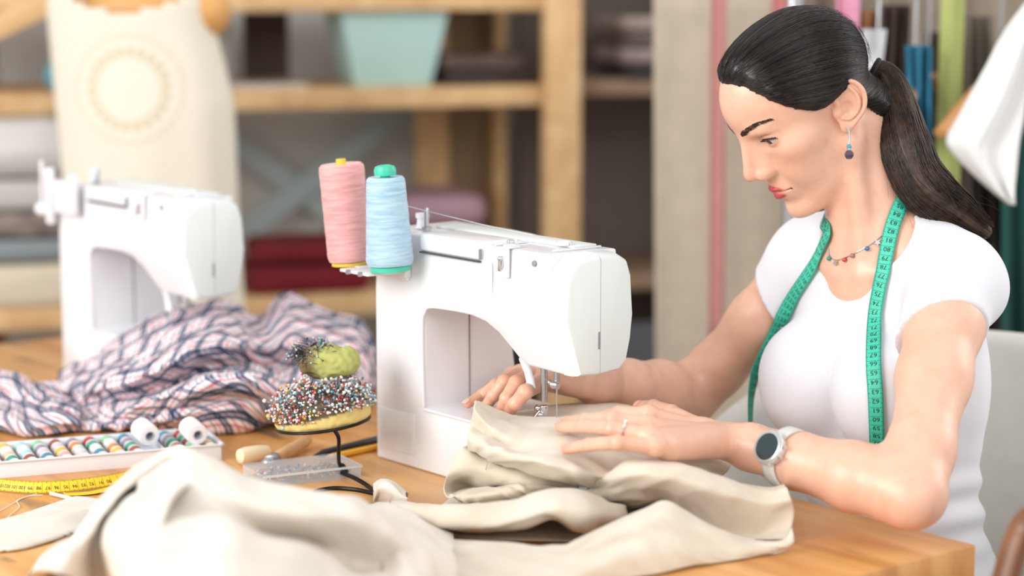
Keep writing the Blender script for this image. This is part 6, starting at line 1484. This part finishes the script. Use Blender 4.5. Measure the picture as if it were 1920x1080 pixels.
# ================================================================== crochet top on a dress form
ZD_ = 3.95; d0 = P(275, 300, ZD_)
fm = empty('dress_form', (d0[0], d0[1], 0)); f0_ = np.array(fm.location); tag(fm, 'wooden dress form standing behind the left sewing machine', 'dress form')
def outline(py):  # half widths in px and centre
    k = np.array([[-80, 190, 250], [0, 100, 400], [60, 103, 408], [130, 108, 425], [190, 112, 438], [260, 118, 440], [330, 122, 441], [420, 125, 442], [520, 122, 446], [600, 120, 450]])
    return np.interp(py, k[:, 0], k[:, 1]), np.interp(py, k[:, 0], k[:, 2])
def form_sdf(p): 
    q = p; d = s_ell(q, (0, 0, d0[2]-.12), (.155, .095, .34)); d = smin(d, s_cap(q, (-.11, 0, d0[2]+.27), (.11, 0, d0[2]+.27), .05, .05), .06); d = smin(d, s_cap(q, (0, 0, d0[2]+.25), (0, 0, d0[2]+.40), .05, .045), .04); return np.maximum(d, -(q[:, 2]-(d0[2]-.42)))
V, Q = poly(form_sdf, np.array([-.22, -.15, d0[2]-.44]), np.array([.22, .15, d0[2]+.47]), .01, proj=1); mesh_vq('torso', V, Q, wood_mat('form_wood', 'c78f4e', 'd9a260', 'e0b070', (3, 3, 3), .5), fm)
b = MB(); b.tube([(0, 0, 0), (0, 0, d0[2]-.3)], .016, 12); b.lathe([(.16, 0), (.16, .015), (.02, .03)], n=24); b.build('stand', DW, fm)
def crochet_mat():
    m = bpy.data.materials.new('crochet_cotton'); m.use_nodes = True; nt = m.node_tree; b = nt.nodes['Principled BSDF']; L = nt.links.new
    uv = N(nt, 'ShaderNodeUVMap'); sp = N(nt, 'ShaderNodeSeparateXYZ'); L(uv.outputs[0], sp.inputs[0])
    def mth(op, a, b_=None, c_=None):
        n = N(nt, 'ShaderNodeMath', operation=op)
        for i, v in enumerate((a, b_, c_)):
            if v is None: continue
            if isinstance(v, (int, float)): n.inputs[i].default_value = v
            else: L(v, n.inputs[i])
        return n.outputs[0]
    x = mth('SUBTRACT', sp.outputs[0], -.010); y = mth('SUBTRACT', sp.outputs[1], .135); r = mth('SQRT', mth('ADD', mth('MULTIPLY', x, x), mth('MULTIPLY', y, y))); th_ = mth('ARCTAN2', y, x)
    # rings and petals of the medallion: open stitches show the darker form beneath
    ring = mth('MULTIPLY', mth('SINE', mth('MULTIPLY', th_, 22)), .5); band = mth('LESS_THAN', mth('ABSOLUTE', mth('SUBTRACT', r, .066)), .010); hole = mth('MULTIPLY', band, mth('GREATER_THAN', ring, -.1))
    band2 = mth('LESS_THAN', mth('ABSOLUTE', mth('SUBTRACT', r, .094)), .004); hole = mth('MAXIMUM', hole, mth('MULTIPLY', band2, .5))
    net = mth('GREATER_THAN', mth('MULTIPLY', mth('SINE', mth('MULTIPLY', sp.outputs[0], 330)), mth('SINE', mth('MULTIPLY', sp.outputs[1], 330))), .55); outr = mth('GREATER_THAN', r, .10); hole = mth('MAXIMUM', hole, mth('MULTIPLY', mth('MULTIPLY', net, outr), .5))
    mx = N(nt, 'ShaderNodeMixRGB'); L(hole, mx.inputs[0]); mx.inputs[1].default_value = lin('e6dfcf'); mx.inputs[2].default_value = lin('cbbd9f'); L(mx.outputs[0], b.inputs['Base Color']); b.inputs['Roughness'].default_value = .95
    w = N(nt, 'ShaderNodeTexNoise'); w.inputs['Scale'].default_value = 90; L(uv.outputs[0], w.inputs['Vector']); bp = N(nt, 'ShaderNodeBump'); bp.inputs['Strength'].default_value = .8; bp.inputs['Distance'].default_value = .003; L(w.outputs['Fac'], bp.inputs['Height']); L(bp.outputs[0], b.inputs['Normal']); return m
nu_, nv_ = 64, 60; G = np.zeros((nu_, nv_, 3)); UV = np.zeros((nu_, nv_, 2)); pys = np.linspace(-30, 600, nv_)
for j, py in enumerate(pys):
    x0_, x1_ = outline(py); a0_ = P(x0_, py, ZD_); a1_ = P(x1_, py, ZD_); cx = (a0_[0]+a1_[0])/2; hw = (a1_[0]-a0_[0])/2; z = a0_[2]
    for i in range(nu_):
        a = math.pi+2*math.pi*i/(nu_-1); dep = .115*(1-.15*abs(j/nv_-.4)); fold = 1+.035*math.sin(a*9+1)*(j/nv_); G[i, j] = (cx+math.sin(a)*hw*fold, f0_[1]-math.cos(a)*dep*fold, z); UV[i, j] = (G[i, j][0]-f0_[0], z-d0[2])
nk_m = np.ones((nu_, nv_), bool)
for i in range(nu_):
    for j in range(nv_):
        xx = G[i, j][0]-P(262, 0, ZD_)[0]; zz = G[i, j][2]-P(262, 14, ZD_)[2]
        if zz > -.0 + (abs(xx)/.10)**2*.03 and abs(xx) < .09: nk_m[i, j] = False
ct = grid_mesh('crochet_top', G, crochet_mat(), uv=UV, mask=nk_m); solidify(ct, .004); tag(ct, 'cream crochet sleeveless top with a round medallion, worn by the dress form', 'top')
# ================================================================== curtain and clothes rack at the right
def curtain(name, x0, x1, y0, y1, Z, col, label, cat, waves=7, amp=.025, slope=0, thick=.003, kind=None, m=None, bot=None, group=None, dz=0.0, seed=0):
    nu_, nv_ = 70, 16; G = np.zeros((nu_, nv_, 3)); 
    for j in range(nv_):
        t = j/(nv_-1); py = y0+(y1-y0)*t
        for i in range(nu_):
            u = i/(nu_-1); xa = x0[0]+(x0[1]-x0[0])*t; xb = x1[0]+(x1[1]-x1[0])*t; px = xa+(xb-xa)*u
            w = math.sin(u*waves*2*math.pi+seed)*(.5+.5*t)+.35*math.sin(u*waves*3.7+seed*2+t*2); G[i, j] = P(px, py, Z+dz*u)+np.array([0, 1, 0])*amp*w
    c0 = G[nu_//2, 0].copy(); o = grid_mesh(name, G-c0, m or mat('cloth_'+col, col, .92, var=.06, vscale=25), None); o.location = c0; solidify(o, thick); tag(o, label, cat, group, kind); return o
curtain('curtain', (1225, 1232), (1500, 1490), -60, 1150, 3.75, 'b9ab98', 'long beige curtain hanging behind the woman, left of the clothes rack', 'curtain', 2, .006)
curtain('ribbon_strip', (1334, 1330), (1362, 1356), -40, 640, 3.6, 'b57e78', 'faded red strip hanging in front of the beige curtain', 'ribbon', 1, .004)
curtain('ribbon_strip', (1449, 1447), (1478, 1474), -40, 300, 3.6, 'bc7470', 'short red strip hanging just behind the hair of the woman', 'ribbon', 1, .004)
wallp = mat('beige_wall_panel', 'a79c8e', .9)
zr = P(1700, -70, 3.3)[2]
rk = empty('clothes_rack', (P(1700, 0, 3.3)[0], P(1700, 0, 3.3)[1], 0)); r0 = np.array(rk.location); tag(rk, 'steel clothes rack crowded with garments at the upper right', 'rack')
xa, xb = P(1490, 0, 3.3)[0]-r0[0], P(2150, 0, 3.3)[0]-r0[0]
b = MB(); b.tube([(xa, 0, zr), (xb, 0, zr)], .014, 12); b.build('rail', STL, rk)
for x in (xa+.0, xb): b = MB(); b.tube([(x, 0, 0.03), (x, 0, zr)], .013, 12); b.build('upright', STL, rk); b = MB(); b.tube([(x, -.22, .015), (x, .22, .015)], .013, 10); b.build('foot', STL, rk)
HW_ = mat('hanger_wood', 'cf955c', .45)
def hanger(px, lb, m=HW_, tilt=.5):
    w = P(px, -60, 3.3); w[2] = zr; r = empty('clothes_hanger', M=Matrix.Translation(w) @ Matrix.Rotation(tilt, 4, 'Z')); tag(r, lb, 'hanger', 'hangers on the clothes rack')
    b = MB(); b.tube(crom([(0, 0, -.17), (-.07, 0, -.19), (-.16, 0, -.235), (-.19, 0, -.25)], 4), [.011]*13, 10, flat=.6); b.tube(crom([(0, 0, -.17), (.07, 0, -.19), (.16, 0, -.235), (.19, 0, -.25)], 4), [.011]*13, 10, flat=.6); b.build('arms', m, r)
    b = MB(); b.tube(crom([(0, 0, -.16), (0, 0, -.06), (.0, 0, -.035), (.02, 0, -.012), (.012, 0, .016), (-.012, 0, .016), (-.019, 0, -.002)], 5), .0022, 8); b.build('hook', STL, r)
for px, t_, lb in ((1720, 1.3, 'orange-brown wooden hanger above the blue garment'), (1745, 1.1, 'orange-brown wooden hanger between the blue and lime garments'), (1880, .9, 'orange-brown wooden hanger holding the white garment'), (1575, 1.4, 'wooden hanger partly behind the crown of the woman'), (1650, 1.5, 'wooden hanger above the dark brown lace garment')): hanger(px, lb, tilt=t_)
GM = [('2b7390', (1698, 1702), (1742, 1738), 85, 260, 3.25, 'turquoise blue garment hanging on the rack right of the ponytail top', 2, .02),
      ('1d4f55', (1715, 1716), (1750, 1748), 90, 300, 3.32, 'dark teal garment hanging behind the turquoise blue one', 2, .02),
      ('3c2c26', (1655, 1640), (1705, 1690), 10, 330, 3.35, 'dark brown lace garment hanging above the ponytail', 3, .02),
      ('4b3b34', (1735, 1745), (1775, 1800), 60, 700, 3.45, 'dark brown garment hanging between the blue and lime ones', 2, .02),
      ('a9b06a', (1766, 1752), (1812, 1798), -40, 420, 3.3, 'lime green garment hanging long beside the white one', 1, .008),
      ('6d6459', (1800, 1795), (1865, 1880), 30, 700, 3.5, 'taupe garment hanging behind the white one', 3, .02),
      ('2f2520', (1825, 1840), (1890, 1900), 250, 720, 3.4, 'black-brown garment hanging below the white one', 2, .02),
      ('16443f', (1880, 1872), (1960, 1975), 60, 655, 3.3, 'dark green garment hanging at the right edge of the photo', 2, .02),
      ('8a5a3c', (1600, 1610), (1650, 1650), 20, 330, 3.45, 'tan brown garment hanging behind the crown of the woman', 2, .02),
      ('c8ccd0', (1618, 1615), (1662, 1655), 55, 130, 3.2, 'small pale grey satin piece hanging above the ponytail', 1, .01),
      ('c98ba2', (1568, 1575), (1612, 1608), -10, 90, 3.15, 'pink and white garment hanging just behind the crown of the woman', 1, .01),
      ('7d6f62', (1500, 1500), (1600, 1600), -60, 700, 3.7, 'greyish brown garment hanging at the left end of the rack', 2, .015),
      ('8e8274', (1590, 1590), (2050, 2050), -60, 800, 3.85, 'long taupe cover cloth hanging behind the whole clothes rack', 6, .02)]
for c, x0_, x1_, y0_, y1_, Z, lb, wv, am in GM: curtain('hanging_garment', x0_, x1_, y0_, y1_, Z, c, lb, 'garment', wv, am, group=None, seed=x0_[0] % 7)
# white garment: slanted shirt hanging towards the camera
nu_, nv_ = 24, 30; G = np.zeros((nu_, nv_, 3)); L0 = crom([(1925, 5), (1880, 70), (1840, 150), (1805, 215), (1780, 262), (1792, 290), (1830, 330), (1885, 378)], 5); 
R0 = crom([(1960, 5), (1935, 70), (1925, 150), (1915, 215), (1905, 262), (1902, 290), (1900, 330), (1893, 380)], 5); k_ = np.linspace(0, len(L0)-1, nv_)
for j in range(nv_):
    a = L0[int(k_[j])]; c = R0[int(k_[j])]
    for i in range(nu_): u = i/(nu_-1); G[i, j] = P(a[0]+(c[0]-a[0])*u, a[1]+(c[1]-a[1])*u, 3.1)+np.array([0, 1, 0])*(.018*math.sin(u*9+j*.12)-.03*math.sin(u*math.pi))
c0 = G[0, 0].copy(); wg = grid_mesh('white_garment', G-c0, mat('white_cotton', 'e6e5e3', .9), None); wg.location = c0; solidify(wg, .004); tag(wg, 'white cotton garment with a slanting hem hanging at the right of the rack', 'garment')
